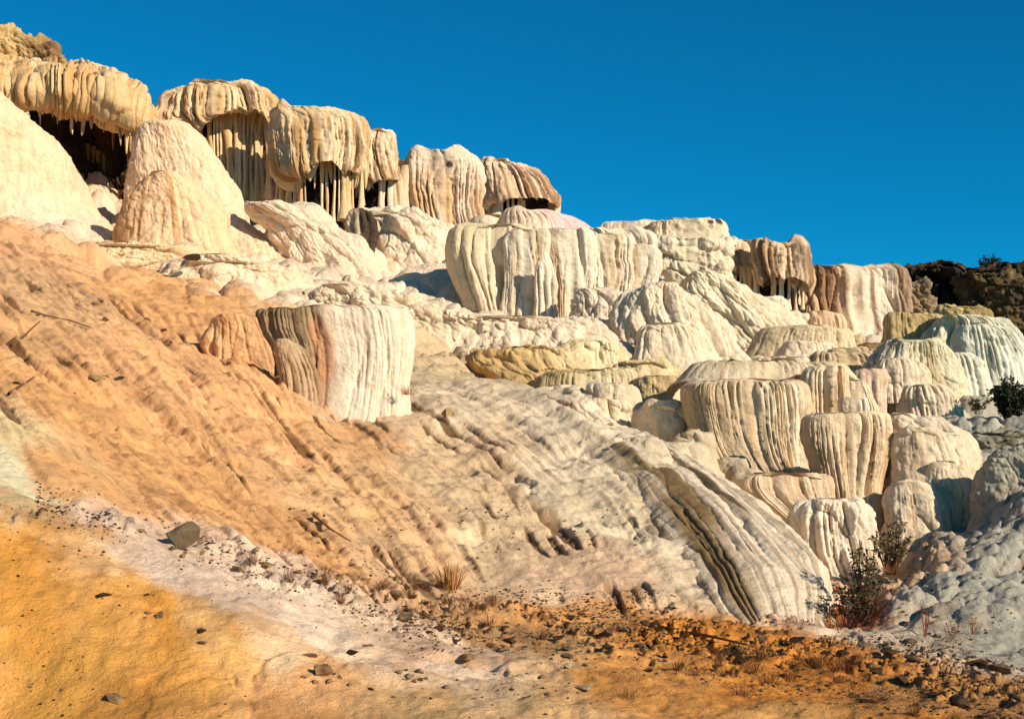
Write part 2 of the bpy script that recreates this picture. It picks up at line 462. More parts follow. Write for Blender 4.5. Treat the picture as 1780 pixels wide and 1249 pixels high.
# ------------------------------------------------------------------ ground: one sheet through surveyed points
GP = [
 # foreground
 (-300,1249,9.2),(0,1249,9.3),(450,1249,9.3),(900,1249,9.4),(1400,1249,9.6),(1780,1249,9.8),(2100,1249,9.9),
 (0,1000,10.3),(400,1080,10.4),(700,1150,10.7),(1100,1170,11.3),(1500,1180,12),(1780,1170,12.5),
 (-250,850,11),(0,870,11.2),(300,930,12.2),(600,990,15),(800,1035,16.3),(1050,1045,16.4),(1200,1065,16.2),(1430,1095,15.8),(1600,1112,16),(1780,1120,16),(2100,1120,16.5),
 # orange slope
 (-250,650,16),(0,700,16),(200,800,16),(400,880,16.5),(600,900,18),(-250,480,22),(0,600,20),(200,700,19.5),(400,780,19.5),(600,830,20.5),
 (0,500,25),(250,590,24.5),(420,660,24),(520,735,24),(700,745,25),(-250,380,32),(0,420,32),(150,470,32),(300,520,32),(450,548,32),
 (440,600,28.5),(330,600,27),
 # white mound
 (720,640,32),(850,660,30),(1000,690,28),(1150,770,25.5),(1280,870,22.8),(1350,950,20),
 (650,700,27.5),(800,700,27.5),(800,760,25),(800,900,20),(1000,780,24.5),(1000,950,18.8),(1150,880,21.5),(1150,1000,17.8),(1260,960,19),(1290,1045,17.2),
 # behind its crest
 (880,700,33),(1000,745,31.5),(1100,800,29.5),(1200,850,27.5),(1300,925,25),(1420,1020,22.5),(1480,1085,18),
 (1300,860,30),(1450,920,27),(1550,930,26),(1500,1040,20.5),
 (1540,1085,17.4),(1660,1062,17.3),(1780,1045,17.4),(1590,1015,19.3),(1780,965,19.8),(1640,965,21.5),(1780,890,22.6),(1700,945,23.5),(1780,820,26),(1730,850,26),(1780,770,30),(1700,770,31),(1780,720,35),
 (2100,960,19),(2100,780,28),
 # shelves and benches farther up
 (1600,704,37),(1600,624,45),(1400,624,44),(1200,624,43),(1000,614,39),(800,616,35.5),(620,554,36),(560,494,41),(700,484,47),(760,424,52),
 (1000,554,46),(1150,494,52),(1300,534,55),(1500,574,58),(1700,584,62),(2100,624,60),(400,450,46),(200,440,43),(500,410,54),(300,390,53),
 (0,300,52),(-250,250,52),(300,300,60),(700,400,59),(900,420,59),(1200,445,61),(1400,515,63),(1780,580,68),
 (-250,150,75),(0,170,75),(300,280,75),(700,350,75),(1000,430,75),(1300,470,75),(1780,500,82),(2100,510,82),
 (-250,540,200),(0,552,200),(890,650,200),(1780,690,200),(2100,690,200)]
GP = np.array(GP, float)


def _gc(px, ld):
    return np.stack([px / 300.0, ld * 4.0], -1)


_gx = _gc(GP[:, 0], np.log(GP[:, 2]))


def _phi(r2):
    return 0.5 * r2 * np.log(r2 + 1e-9)


_n = len(GP)
_A = np.zeros((_n + 3, _n + 3))
_r2 = ((_gx[:, None] - _gx[None]) ** 2).sum(-1)
_A[:_n, :_n] = _phi(_r2) + np.eye(_n) * 0.004
_A[:_n, _n] = 1; _A[:_n, _n + 1:] = _gx; _A[_n, :_n] = 1; _A[_n + 1:, :_n] = _gx.T
_w = np.linalg.solve(_A, np.concatenate([GP[:, 1], np.zeros(3)]))


def ground_py(px, ld):
    q = _gc(px, ld)
    out = _w[_n] + q[..., 0] * _w[_n + 1] + q[..., 1] * _w[_n + 2]
    for i in range(_n):
        out = out + _w[i] * _phi((q[..., 0] - _gx[i, 0]) ** 2 + (q[..., 1] - _gx[i, 1]) ** 2)
    return out


_gp0 = ground_py


def ground_py(px, ld):
    """photo row of the surveyed surface; level beyond the surveyed strip"""
    le = np.maximum(ld, math.log(8.4))
    row = _gp0(np.clip(px, -400, 2150), le)
    return HZ - (HZ - row) * np.exp(le - ld)


GU = np.concatenate([np.linspace(-2600, -420, 60)[:-1], np.linspace(-420, 2200, 900), np.linspace(2200, 4400, 60)[1:]])
GL = np.concatenate([np.linspace(np.log(2.5), np.log(7), 40)[:-1], np.linspace(np.log(7), np.log(36), 600), np.linspace(np.log(36), np.log(80), 130)[1:], np.linspace(np.log(80), np.log(260), 30)[1:]])
gpx, gld = np.meshgrid(GU, GL)
gD = np.exp(gld)
gpy = ground_py(gpx, gld)
far = sstep(np.log(200), np.log(215), gld)
gX = (gpx - 890) * K * gD; gZ = (HZ - gpy) * K * gD
# downhill field on a coarse copy
cU = np.linspace(-420, 2200, 220); cL = np.linspace(np.log(5.5), np.log(260), 260)
cpx, cld = np.meshgrid(cU, cL)
cz = (HZ - ground_py(cpx, cld)) * K * np.exp(cld)
dzl, dzp = np.gradient(cz, cL, cU)
cD = np.exp(cld)
zx = dzp / (K * cD); zy = dzl / cD - dzp * (cpx - 890) / cD
mag = np.hypot(zx, zy) + 1e-6
cdx = -zx / mag; cdy = -zy / mag


# observed run of the mineral streaks on the near slopes (pairs of points down the fall line)
SEG = [((100,520),(200,610)),((300,600),(420,715)),((150,690),(260,790)),((200,790),(290,885)),((400,790),(520,890)),((600,780),(740,910)),((880,690),(1010,765)),((900,800),(1040,950)),
       ((1000,765),(1140,870)),((1130,830),(1240,960)),((620,900),(700,1000)),((800,900),(880,1010)),((1050,930),(1130,1040)),((430,600),(470,690)),((30,450),(110,520)),((720,660),(850,720))]


def hit(px, py):
    c = int(round((px - cU[0]) / (cU[1] - cU[0]))); z = HZ - cz[:, c] / (K * cD[:, c])
    i = np.where((z <= py) & (cD[:, c] > 8))[0][0]
    return cld[i, c]


_sw = np.full(cpx.shape, 0.0); _sx = np.zeros(cpx.shape); _sy = np.zeros(cpx.shape)
for (a_, b_) in SEG:
    la, lb_ = hit(*a_), hit(*b_)
    dx_ = (b_[0] - 890) * K * np.exp(lb_) - (a_[0] - 890) * K * np.exp(la); dy_ = np.exp(lb_) - np.exp(la); n_ = math.hypot(dx_, dy_)
    w_ = 1.0 / (((cpx - (a_[0] + b_[0]) / 2) / 300) ** 2 + ((cld - (la + lb_) / 2) * 4) ** 2 + 0.03) ** 2
    _sw += w_; _sx += w_ * dx_ / n_; _sy += w_ * dy_ / n_
_sx /= _sw; _sy /= _sw
_m = sstep(np.log(10.5), np.log(13), cld) * (1 - sstep(np.log(30), np.log(36), cld)) * (1 - sstep(1430, 1520, cpx))
cdx = cdx * (1 - _m) + _sx * _m; cdy = cdy * (1 - _m) + _sy * _m
_n2 = np.hypot(cdx, cdy) + 1e-6
cdx /= _n2; cdy /= _n2


def bil(F, px, ld):
    u = np.clip((px - cU[0]) / (cU[1] - cU[0]), 0, len(cU) - 1.001); v = np.clip((ld - cL[0]) / (cL[1] - cL[0]), 0, len(cL) - 1.001)
    i = u.astype(np.int32); j = v.astype(np.int32); a = u - i; b = v - j
    return (F[j, i] * (1 - a) + F[j, i + 1] * a) * (1 - b) + (F[j + 1, i] * (1 - a) + F[j + 1, i + 1] * a) * b


def lic(noise, step, n):
    """noise smeared along the fall line: rills"""
    acc = noise(gX, gD); wsum = 1.0
    for sgn in (1, -1):
        px, ld = gpx.copy(), gld.copy()
        for k in range(n):
            dx, dy = bil(cdx, px, ld), bil(cdy, px, ld)
            D = np.exp(ld)
            px = px + sgn * step * (dx - (px - 890) * K * dy) / (K * D); ld = ld + sgn * step * dy / D
            D = np.exp(ld); w = 1 - (k + 1) / (n + 1)
            acc = acc + w * noise((px - 890) * K * D, D); wsum += w
    return acc / math.sqrt(wsum)


rill_c = lic(lambda x, y: fbm2(x * 1.7 + 3, y * 1.7, 2), 0.45, 9)
rill_m = lic(lambda x, y: fbm2(x * 5.0, y * 5.0 + 9, 2), 0.17, 14)
rill_f = lic(lambda x, y: vn2(x * 12.0 + 40, y * 12.0), 0.08, 9)
crack = lic(lambda x, y: vn2(x * 8.0 + 90, y * 8.0), 0.13, 12)
slope = bil(mag, gpx, gld)
sl = (0.25 + 0.75 * sstep(np.log(10.8), np.log(12.5), gld)) * sstep(0.12, 0.45, slope) * (1 - sstep(np.log(60), np.log(80), gld))
PT = np.stack([gX, gD, gZ], -1)
knob = fbm3(PT, 1.0, 5, 0.55)
fine = fbm3(PT, 5.0, 3, 0.6)
_wk = worley(gX * 1.5 + 0.5 * rill_c + 0.3 * fbm2(gX * 2, gD * 2, 3), gD * 1.1 + 0.5 * fbm2(gX * 2 + 8, gD * 2, 3))
brk = sstep(0.0, 0.35, fbm2(gX * 0.45 + 21, gD * 0.45, 3)) * (_jx[_wk[2]] - 0.5) * sstep(0, 0.12, _wk[1] - _wk[0])   # broken crust
disp = sl * (0.13 * rill_c * sstep(np.log(10), np.log(13), gld) + (0.02 + 0.055 * sstep(np.log(11), np.log(13), gld)) * (0.25 * rill_m + np.minimum(np.abs(rill_m), 0.8)) + 0.03 * rill_f) + 0.12 * knob + (0.035 + 0.03 * (1 - sstep(np.log(11), np.log(14), gld))) * fine + 0.10 * brk
wl = lobes(gX * 0.9 + gD * 0.25, gD - gX * 0.2, 0.9, 1.3, 3.3)
shelf = sstep(np.log(31), np.log(35), gld) * (1 - sstep(np.log(70), np.log(76), gld))
disp = disp + shelf * 0.45 * (wl - 0.5)
gl = lobes(gX * 0.8 - gD * 0.3, gD + gX * 0.3, 1.0, 1.2, 5.1) + 0.4 * lobes(gX * 0.8 - gD * 0.3, gD + gX * 0.3, 0.28, 0.36, 8.1)
greym = sstep(1500, 1580, gpx) * sstep(np.log(16.2), np.log(17.6), gld) * (1 - sstep(np.log(32), np.log(36), gld))
disp = disp + greym * 0.24 * (gl - 0.7)
# loose crumbs of earth on the near floor
foot = np.interp(gpx, [-400, 150, 300, 700, 1200, 1780, 2200], [880, 900, 955, 1060, 1118, 1190, 1220])
fband = np.exp(-((gpy - foot) / np.interp(gpx, [0, 300, 800, 1780], [18, 26, 52, 60])) ** 2)
clump = fbm2(gX * 1.1 + 5, gD * 1.1, 4, 0.6)
crumb = np.clip(sstep(-0.12, 0.22, clump + 0.55 * (fband - 0.75)) * sstep(0.0, 0.45, 0.6 * fbm2(gX * 8, gD * 8, 2) + 0.6 * vn2(gX * 17, gD * 17)), 0, 1) * (1 - sstep(np.log(16.5), np.log(18), gld)) * (0.15 + 0.85 * fband)
disp = disp + 0.075 * crumb
gZ2 = gZ + disp * np.clip(gD / 14, 0.5, 1.4)
GC = [  # colour of the ground at places
 ((350,1150,9.9),lin((230,176,104))),((520,1190,9.8),lin((224,170,112))),((90,1200,9.5),lin((204,148,68))),((60,1060,10),lin((214,150,66))),((180,1010,10.4),lin((236,190,134))),((330,1090,10.2),lin((234,186,122))),((480,1140,10.2),lin((234,196,152))),
 ((0,1249,7.5),DEEP),((300,1200,8.2),DEEP),((200,1080,9.6),DEEP),((450,1220,8.1),ORANGE),((700,1249,8.2),TAN),((0,1000,10),DEEP),((250,1130,9),lin((226,158,70))),
 ((30,900,11.2),lin((244,224,182))),((200,960,11.6),lin((244,206,178))),((400,1020,11.8),lin((244,206,178))),((600,1100,11.3),lin((236,206,172))),((300,985,11.8),lin((244,206,178))),((500,1060,11.5),lin((242,210,182))),((800,1170,10.5),lin((232,202,170))),((700,1140,10.6),lin((236,204,174))),((900,1200,9.8),lin((224,188,144))),((950,1220,9)  ,lin((216,172,116))),
 ((-250,850,11.5),lin((244,224,182))),((0,750,14.5),lin((238,208,156))),((0,820,13),lin((246,226,184))),
 ((150,850,14.5),ORANGE),((300,850,16),ORANGE),((450,920,15.6),ORANGE),((100,700,18),ORANGE),((0,600,20),lin((216,168,116))),((100,520,24),lin((214,170,122))),((300,640,22),lin((228,174,120))),((450,700,22),lin((232,176,120))),
 ((300,540,30),lin((224,168,110))),((430,600,28.5),lin((226,170,116))),((0,430,31),lin((222,170,122))),((600,760,24),lin((220,170,116))),((600,870,19),lin((222,178,126))),((700,960,17),lin((222,182,136))),
 ((620,720,26.5),lin((206,178,144))),((800,800,23.5),lin((224,192,150))),((900,930,19),lin((226,196,154))),((1000,1000,17.4),lin((230,194,156))),((1100,900,20.6),lin((226,206,170))),((800,690,28),lin((224,202,168))),((1000,740,26),lin((228,210,178))),
 ((1150,850,22.5),lin((228,210,178))),((1300,940,20),lin((228,214,192))),((1380,980,18.5),lin((234,220,200))),((1420,1040,16.8),lin((230,206,186))),((1250,1030,17.4),lin((232,208,172))),
 ((800,640,34),lin((206,180,140))),((750,660,31),lin((206,182,142))),
 ((1000,1070,14.8),lin((214,156,92))),((1200,1110,14),lin((216,142,58))),((1400,1140,13.4),lin((214,140,60))),((900,1120,12.6),lin((196,150,96))),((1100,1200,10),lin((214,150,76))),((1350,1200,10.5),lin((214,140,56))),((1600,1200,10.6),lin((196,140,76))),
 ((1780,1200,10.5),lin((180,130,74))),((1650,1249,9),lin((196,124,40))),((1400,1249,8.6),lin((214,160,90))),((1550,1110,15.6),lin((206,186,158))),((1650,1120,15.4),lin((186,170,144))),((1780,1120,15.8),GREY),
 ((1650,1040,18.2),GREY),((1780,950,22),GREY),((1780,800,28),GREY),((1560,990,20.8),lin((206,170,130))),((1480,1080,18),lin((160,90,50))),
 ((600,560,38),WHITE),((900,620,42),WHITE),((1300,620,46),lin((214,206,190))),((300,420,44),CREAM),((600,420,54),WHITE),((1500,620,50),WHITE),((1700,640,50),lin((190,190,176))),((1780,560,68),DARKB),((300,280,75),CREAM),((1000,430,75),WHITE),((1780,500,82),BROWN)]
num = np.zeros(gpx.shape + (3,)); den = np.zeros(gpx.shape)
wx = gpx / 300 + 0.18 * fbm2(gX * 2.2, gD * 2.2 + 7, 5, 0.65) + 0.22 * fbm2(gX * 0.5, gD * 0.5, 4) + 0.10 * rill_c; wy = gld * 4 + 0.18 * fbm2(gX * 2.2 + 33, gD * 2.2, 5, 0.65) + 0.22 * fbm2(gX * 0.5 + 30, gD * 0.5, 4) + 0.10 * rill_c
for (p, c) in GC:
    lp = hit(p[0], p[1]) if p[2] < 27 and p[0] < 1450 and p[1] < 1245 else (math.log(9.4) if p[1] >= 1245 else math.log(p[2]))
    r2 = (wx - p[0] / 300) ** 2 + (wy - lp * 4) ** 2
    w = 1.0 / (r2 + 0.008) ** 3
    num += w[..., None] * c; den += w
gC = num / den[..., None]
mot = fbm2(gX * 1.3 + 50, gD * 1.3, 5, 0.65)
gC = np.clip(gC * np.array([1.05, 1.02, 0.99]), 0, 0.88) * (1 + 0.36 * mot)[..., None]
br = sstep(0.12, 0.45, fbm2(gX * 0.8 + 70, gD * 0.8, 5, 0.6)) * (1 - sstep(np.log(11), np.log(13), gld)) * sstep(0.02, 0.2, gC[..., 0] - gC[..., 2] * 1.6)
gC = gC + (lin((160, 104, 40)) - gC) * (0.55 * br)[..., None]
st = (1 - sstep(0.0, 0.16, np.abs(rill_m))) * 0.55 * sstep(-0.3, 0.3, fbm2(gX * 0.7 + 4, gD * 0.7, 3)) * sl * (1 - sstep(np.log(24), np.log(34), gld))
gC = gC + (lin((150, 100, 58)) - gC) * st[..., None]
# dark olive mineral streaks down the nose of the pale mound
px0 = np.interp(gD, [15, 16.5, 18, 20, 22, 24, 26], [1275, 1262, 1240, 1195, 1140, 1085, 1030])
band = np.exp(-((gpx - px0 - 14 * rill_c) / np.interp(gD, [16, 20, 25], [22, 42, 30])) ** 2) * sstep(-0.35, 0.3, rill_m) * (1 - sstep(24.5, 26, gD)) * sstep(14.8, 16.2, gD)
px1 = np.interp(gD, [17, 19, 21, 23, 25], [1330, 1292, 1240, 1175, 1110])
band2 = np.exp(-((gpx - px1 - 12 * rill_c) / 15) ** 2) * sstep(-0.2, 0.3, rill_m) * (1 - sstep(24.0, 25.5, gD)) * sstep(17, 18.5, gD)
gC = gC + (lin((112, 92, 46)) - gC) * (0.85 * np.clip(band + 0.9 * band2, 0, 1))[..., None]
cr = crumb * sstep(-0.35, 0.25, fbm2(gX * 3.1 + 2, gD * 3.1, 3))
gC = gC + (lin((96, 62, 28)) - gC) * (0.55 * cr)[..., None]
ck = sstep(0.33, 0.52, crack) * sstep(-0.05, 0.3, fbm2(gX * 0.6 + 9, gD * 0.6, 3)) * sstep(np.log(11), np.log(12.5), gld) * (1 - sstep(np.log(29), np.log(33), gld))
gC = gC + (lin((112, 72, 36)) - gC) * (0.85 * ck * (1 - 0.5 * sstep(1000, 1300, gpx)))[..., None]
gZ2 = gZ2 - 0.05 * ck
gV = np.stack([gX, gD, gZ2], -1)
gnd = link('ground', mesh_from('ground', gV.reshape(-1, 3), grid_faces(*gpx.shape, False)[:, ::-1], np.clip(gC, 0.004, 0.95).reshape(-1, 3), M_GROUND))
tag(gnd, 'orange and pale mineral hillside running down to stony ground', kind='structure')
gPY = HZ - gZ2 / (K * gD)


def on_ground(px, py, dmin=5.6, dmax=60):
    """first point of the ground under a sight line"""
    j = int(np.argmin(np.abs(GU - px)))
    colpy = gPY[:, j]; Ds = gD[:, j]
    ok = np.where((colpy <= py) & (Ds > dmin) & (Ds < dmax))[0]
    i = ok[0] if len(ok) else int(np.argmin(np.abs(colpy - py) + 1000 * (Ds > dmax)))
    return np.array([(px - 890) * K * Ds[i], Ds[i], gZ2[i, j]])

# ------------------------------------------------------------------ travertine formations
def H(col, a, b, amt): return ('h', col, a, b, amt)
def VV(col, a, b, amt): return ('v', col, a, b, amt)
def ST(col, w, th, amt, *r): return ('streak', col, w, th, amt) + r
def SP(col, a, v, ra, rv, amt): return ('spot', col, a, v, ra, rv, amt)
def MO(col, f, th, amt): return ('mottle', col, f, th, amt)
PIL = 'travertine pillar'; DOME = 'flowstone dome'; APR = 'flowstone slope'; LED = 'rock ledge'

# --- upper left: smooth dome, overhanging shelf, cave
mass('flowstone_dome', [(118,-330,-60),(128,-380,5),(150,-420,50),(185,-450,92),(220,-480,118),(270,-520,142),(320,-560,162),(370,-600,192),(420,-640,236),(445,-680,262),(480,-680,300)],
     D=43, k=0.55, rough=0.10, low=0.015, fl=(1.6, 0.16, 0.25, 0.6), lb=(2.5, 5.0, 0.35, 0.55, 0.9),
     col=dict(base=lin((232,202,164)), ops=[VV(lin((234,204,180)),.5,.8,.9), MO(lin((222,178,126)),.35,.1,.6), SP(lin((214,168,118)),.2,.9,.5,.2,.8)]),
     label='big smooth cream dome filling the upper left edge below the overhanging shelf', cat=DOME)

shelf = patch('overhanging_ledge', [
  [(-160,120,60),(-40,110,60),(60,114,60),(120,118,60),(185,124,60),(240,160,60),(256,190,60),(268,215,60)],
  [(-160,112,54),(-40,108,54),(60,114,54),(120,118,54),(182,124,54),(232,152,54),(258,186,54),(272,215,55)],
  [(-160,125,51.3),(-40,122,51.3),(60,126,51.2),(120,128,51),(185,134,51),(236,164,51.3),(262,196,52),(276,218,54)],
  [(-160,150,50.8),(-40,150,50.8),(60,156,50.6),(120,160,50.4),(185,172,50.4),(236,196,50.8),(264,215,51.8),(278,226,54)],
  [(-160,176,51.2),(-40,176,51.2),(60,184,51),(120,190,50.9),(180,204,50.9),(230,226,51.2),(258,238,52),(274,240,54)],
  [(-160,180,52),(-40,180,52),(60,188,51.8),(120,196,51.6),(178,210,51.6),(226,231,52),(254,243,52.6),(272,246,54)],
  [(-160,176,54),(-40,176,54),(60,180,54),(120,186,54),(176,198,54),(222,215,54),(250,228,54),(270,240,55)]],
  nu=560, nv=160, fl=(0.42, 0.42, 0.25, 0.6), rough=0.16, lb=(1.1, 1.2, .35, .02, .2),
  col=dict(base=lin((226,196,150)), ops=[ST(OCHRE,.35,.0,.6,.3,.6), VV(lin((206,160,96)),.45,.75,.5)]),
  label='fluted overhanging shelf on the upper left skyline fringed with stalactites above a black cave', cat=LED)
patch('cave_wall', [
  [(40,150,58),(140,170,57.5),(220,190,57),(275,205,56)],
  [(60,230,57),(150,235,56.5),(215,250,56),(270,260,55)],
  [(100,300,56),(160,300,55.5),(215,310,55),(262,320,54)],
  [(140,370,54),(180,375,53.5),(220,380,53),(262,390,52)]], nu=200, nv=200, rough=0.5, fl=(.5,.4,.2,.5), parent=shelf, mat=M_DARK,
  col=dict(base=lin((62,42,26)), ops=[ST(lin((120,84,44)),.5,.15,.6), MO(lin((36,26,20)),.8,.0,.8)]))  # cave shadow put into the dark wall colour
x = 64
while x < 268:
    f = (x - 64) / 204
    yl = np.interp(x, [64, 120, 180, 230, 258, 275], [178, 186, 200, 222, 234, 240])
    column(shelf, x, 51.25 + 0.25 * random.random() + (1.2 * sstep(.75, 1, f)), yl - 30, yl + random.uniform(4, 46) + 8 * f, random.uniform(3.2, 6.4), True, (lin((222,190,140)), lin((170,120,66))))
    x += random.uniform(3.5, 6.5)
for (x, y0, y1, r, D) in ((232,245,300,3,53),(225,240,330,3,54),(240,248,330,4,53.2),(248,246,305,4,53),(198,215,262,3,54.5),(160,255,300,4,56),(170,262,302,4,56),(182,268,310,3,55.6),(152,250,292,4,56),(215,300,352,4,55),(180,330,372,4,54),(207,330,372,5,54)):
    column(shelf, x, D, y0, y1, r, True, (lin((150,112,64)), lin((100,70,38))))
mass('rock_ledge', [(64,-160,30),(66,-190,70),(74,-200,98),(86,-205,110),(95,-205,112),(105,-205,108),(118,-205,118),(150,-205,124)], D=57, k=.35, n=3.2, rough=.35, low=.05,
     fl=(.5,.22,.05,.4), lb=(1.6,.5,.45,.0,.1),
     col=dict(base=lin((196,164,110)), ops=[MO(lin((120,84,48)),.7,.05,.8), SP(lin((96,60,36)),.93,.5,.12,.25,.9), VV(lin((212,180,128)),.5,.9,.6)]),
     label='rough broken brown block on the skyline at the far top left corner', cat=LED)

# --- domes right of the cave
mass('flowstone_dome', [(208,258,298),(212,248,318),(225,241,343),(250,234,366),(290,228,394),(340,220,421),(370,215,436),(400,208,466,46.8),(430,203,500,45.4),(470,200,545,43),(520,200,590,40.5)], D=47.6, k=.7, n=2.1, rough=.10, low=.03,
     fl=(1.3,.08,.1,.5), lb=(1.8,3.6,.4,.3,.7),
     col=dict(base=lin((234,202,166)), ops=[MO(lin((226,188,144)),.3,.0,.5), VV(CREAM,.5,.9,.7)]),
     label='tall tan dome just right of the black cave under the second skyline pillar', cat=DOME)
mass('flowstone_dome', [(296,264,304),(300,250,322),(312,238,342),(330,226,360),(360,214,381),(395,207,398),(430,205,410),(470,205,425)], D=43.6, k=.75, n=2.1, rough=.12, low=.03,
     fl=(.75,.07,.05,.3), lb=(.9,1.6,.16,.2,.5),
     col=dict(base=lin((232,196,154)), ops=[ST(lin((186,132,78)),.3,.1,.6), H(lin((188,136,80)),.45,.0,.7)]),  # left side darkened in colour as the dome's shadow side
     label='brown wrinkled beehive dome standing at the foot of the black cave', cat=DOME)

# --- skyline pillar row
def cave_pillar(label, cap, core, D, k, n, fl, colr, rows, corecol=None, fl2=None, lbc=None):
    p = mass('travertine_pillar', cap, D=D, k=k, n=n, fl=fl, fl2=fl2 or (.8,.3,.1,.5), rough=.12, low=.02, lip=.15, lb=(.6,.7,.12,.05,.3), col=colr, label=label, cat=PIL)
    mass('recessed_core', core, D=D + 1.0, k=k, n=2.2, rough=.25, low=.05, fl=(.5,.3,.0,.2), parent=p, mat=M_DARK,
         col=corecol or dict(base=lin((84,56,32)), ops=[ST(lin((160,112,60)),.4,.1,.7), MO(lin((40,28,20)),.6,.0,.7)]))  # core colours mix algae tint with painted recess shade
    for r in rows:
        column_row(p, *r[:8], **r[8])
    return p
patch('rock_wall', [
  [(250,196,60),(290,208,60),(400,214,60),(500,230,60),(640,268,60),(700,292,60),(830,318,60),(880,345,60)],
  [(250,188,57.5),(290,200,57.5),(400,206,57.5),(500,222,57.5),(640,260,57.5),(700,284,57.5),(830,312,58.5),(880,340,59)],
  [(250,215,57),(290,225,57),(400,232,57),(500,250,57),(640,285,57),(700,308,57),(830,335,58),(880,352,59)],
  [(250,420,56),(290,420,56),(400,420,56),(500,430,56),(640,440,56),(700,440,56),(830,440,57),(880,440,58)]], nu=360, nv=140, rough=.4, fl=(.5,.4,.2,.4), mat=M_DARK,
  col=dict(base=lin((62,46,30)), ops=[VV(lin((196,164,104)),.22,.05,.8), ST(lin((110,80,46)),.4,.2,.6)]), label='recessed rock wall painted dark as shade showing in the gaps between the skyline pillars', cat='rock wall')  # backing sheet, cave darkness put into its colour
WARMC = (lin((232,204,160)), lin((200,150,84)))
PALEC = (lin((232,214,186)), lin((206,166,112)))
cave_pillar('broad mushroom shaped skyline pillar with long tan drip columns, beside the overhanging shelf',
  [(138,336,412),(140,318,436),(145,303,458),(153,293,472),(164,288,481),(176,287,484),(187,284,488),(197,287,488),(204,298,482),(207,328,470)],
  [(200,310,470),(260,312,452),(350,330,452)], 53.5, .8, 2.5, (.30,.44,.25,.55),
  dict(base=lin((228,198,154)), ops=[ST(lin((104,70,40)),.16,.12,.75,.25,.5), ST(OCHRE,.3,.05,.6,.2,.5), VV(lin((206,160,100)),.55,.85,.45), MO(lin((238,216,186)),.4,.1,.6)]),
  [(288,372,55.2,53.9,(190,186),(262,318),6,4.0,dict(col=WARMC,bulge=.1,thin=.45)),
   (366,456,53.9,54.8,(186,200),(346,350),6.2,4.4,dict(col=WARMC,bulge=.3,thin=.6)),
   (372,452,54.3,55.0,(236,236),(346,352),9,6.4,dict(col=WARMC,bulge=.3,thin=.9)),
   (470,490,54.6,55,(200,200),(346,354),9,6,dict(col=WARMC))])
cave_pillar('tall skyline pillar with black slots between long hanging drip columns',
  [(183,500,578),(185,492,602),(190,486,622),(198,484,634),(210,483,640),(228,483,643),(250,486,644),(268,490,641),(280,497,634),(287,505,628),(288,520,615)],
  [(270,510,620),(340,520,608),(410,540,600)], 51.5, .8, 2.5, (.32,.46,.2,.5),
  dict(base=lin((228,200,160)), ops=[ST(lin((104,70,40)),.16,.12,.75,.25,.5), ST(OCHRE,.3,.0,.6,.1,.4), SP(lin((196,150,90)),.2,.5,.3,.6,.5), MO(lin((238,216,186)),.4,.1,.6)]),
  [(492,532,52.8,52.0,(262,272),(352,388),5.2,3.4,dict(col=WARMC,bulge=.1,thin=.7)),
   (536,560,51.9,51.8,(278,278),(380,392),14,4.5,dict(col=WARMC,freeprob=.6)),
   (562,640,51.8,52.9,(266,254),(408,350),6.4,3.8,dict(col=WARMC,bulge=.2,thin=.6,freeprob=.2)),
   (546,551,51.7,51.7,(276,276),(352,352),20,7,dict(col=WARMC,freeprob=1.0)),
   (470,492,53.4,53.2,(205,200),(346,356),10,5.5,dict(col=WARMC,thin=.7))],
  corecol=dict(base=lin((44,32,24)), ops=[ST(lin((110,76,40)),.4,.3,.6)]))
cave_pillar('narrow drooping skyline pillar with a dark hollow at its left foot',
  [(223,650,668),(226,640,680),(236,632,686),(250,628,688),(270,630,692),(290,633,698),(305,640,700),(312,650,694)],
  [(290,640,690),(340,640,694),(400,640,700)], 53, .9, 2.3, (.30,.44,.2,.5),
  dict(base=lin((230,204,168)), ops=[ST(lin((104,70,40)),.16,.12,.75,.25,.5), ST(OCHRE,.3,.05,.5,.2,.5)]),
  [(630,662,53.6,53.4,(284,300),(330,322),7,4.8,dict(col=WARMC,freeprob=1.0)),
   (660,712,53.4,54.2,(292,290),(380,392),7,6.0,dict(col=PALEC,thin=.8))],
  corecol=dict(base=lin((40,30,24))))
mass('travertine_pillar', [(260,735,790),(262,715,808),(267,708,822),(276,704,832),(290,704,836),(310,706,836),(335,712,832),(360,720,826),(400,735,818),(420,738,815)], D=54, k=.8, n=2.6, rough=.10, low=.04,
     fl=(.32,.40,.2,.5), fl2=(.9,.2,.3,.6),
     col=dict(base=lin((226,204,176)), ops=[ST(lin((200,152,98)),.35,.0,.7,.3,.6), SP(lin((214,170,120)),.4,.55,.4,.25,.6), SP(lin((60,40,28)),.6,.30,.06,.035,.95)]),  # last spot paints the shade of a hole, none is cut
     label='barrel shaped pale skyline pillar with a small dark hole painted near its rim', cat=PIL)
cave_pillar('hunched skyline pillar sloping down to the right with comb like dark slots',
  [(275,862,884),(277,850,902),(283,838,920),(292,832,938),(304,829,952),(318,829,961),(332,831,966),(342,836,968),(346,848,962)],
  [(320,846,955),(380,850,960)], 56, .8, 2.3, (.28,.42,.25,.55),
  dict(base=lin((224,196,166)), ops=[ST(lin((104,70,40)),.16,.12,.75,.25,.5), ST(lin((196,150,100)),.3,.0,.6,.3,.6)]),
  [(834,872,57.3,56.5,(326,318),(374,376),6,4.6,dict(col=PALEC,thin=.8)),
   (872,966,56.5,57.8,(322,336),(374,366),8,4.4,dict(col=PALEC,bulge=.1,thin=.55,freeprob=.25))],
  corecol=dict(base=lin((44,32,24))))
mass('travertine_pillar', [(328,955,962),(334,948,968),(345,944,971),(370,944,971)], D=57.5, k=.9, fl=(.3,.2,.2,.5), col=dict(base=lin((226,198,168))),
     label='small rounded knob at the right end of the tall skyline row', cat=PIL)

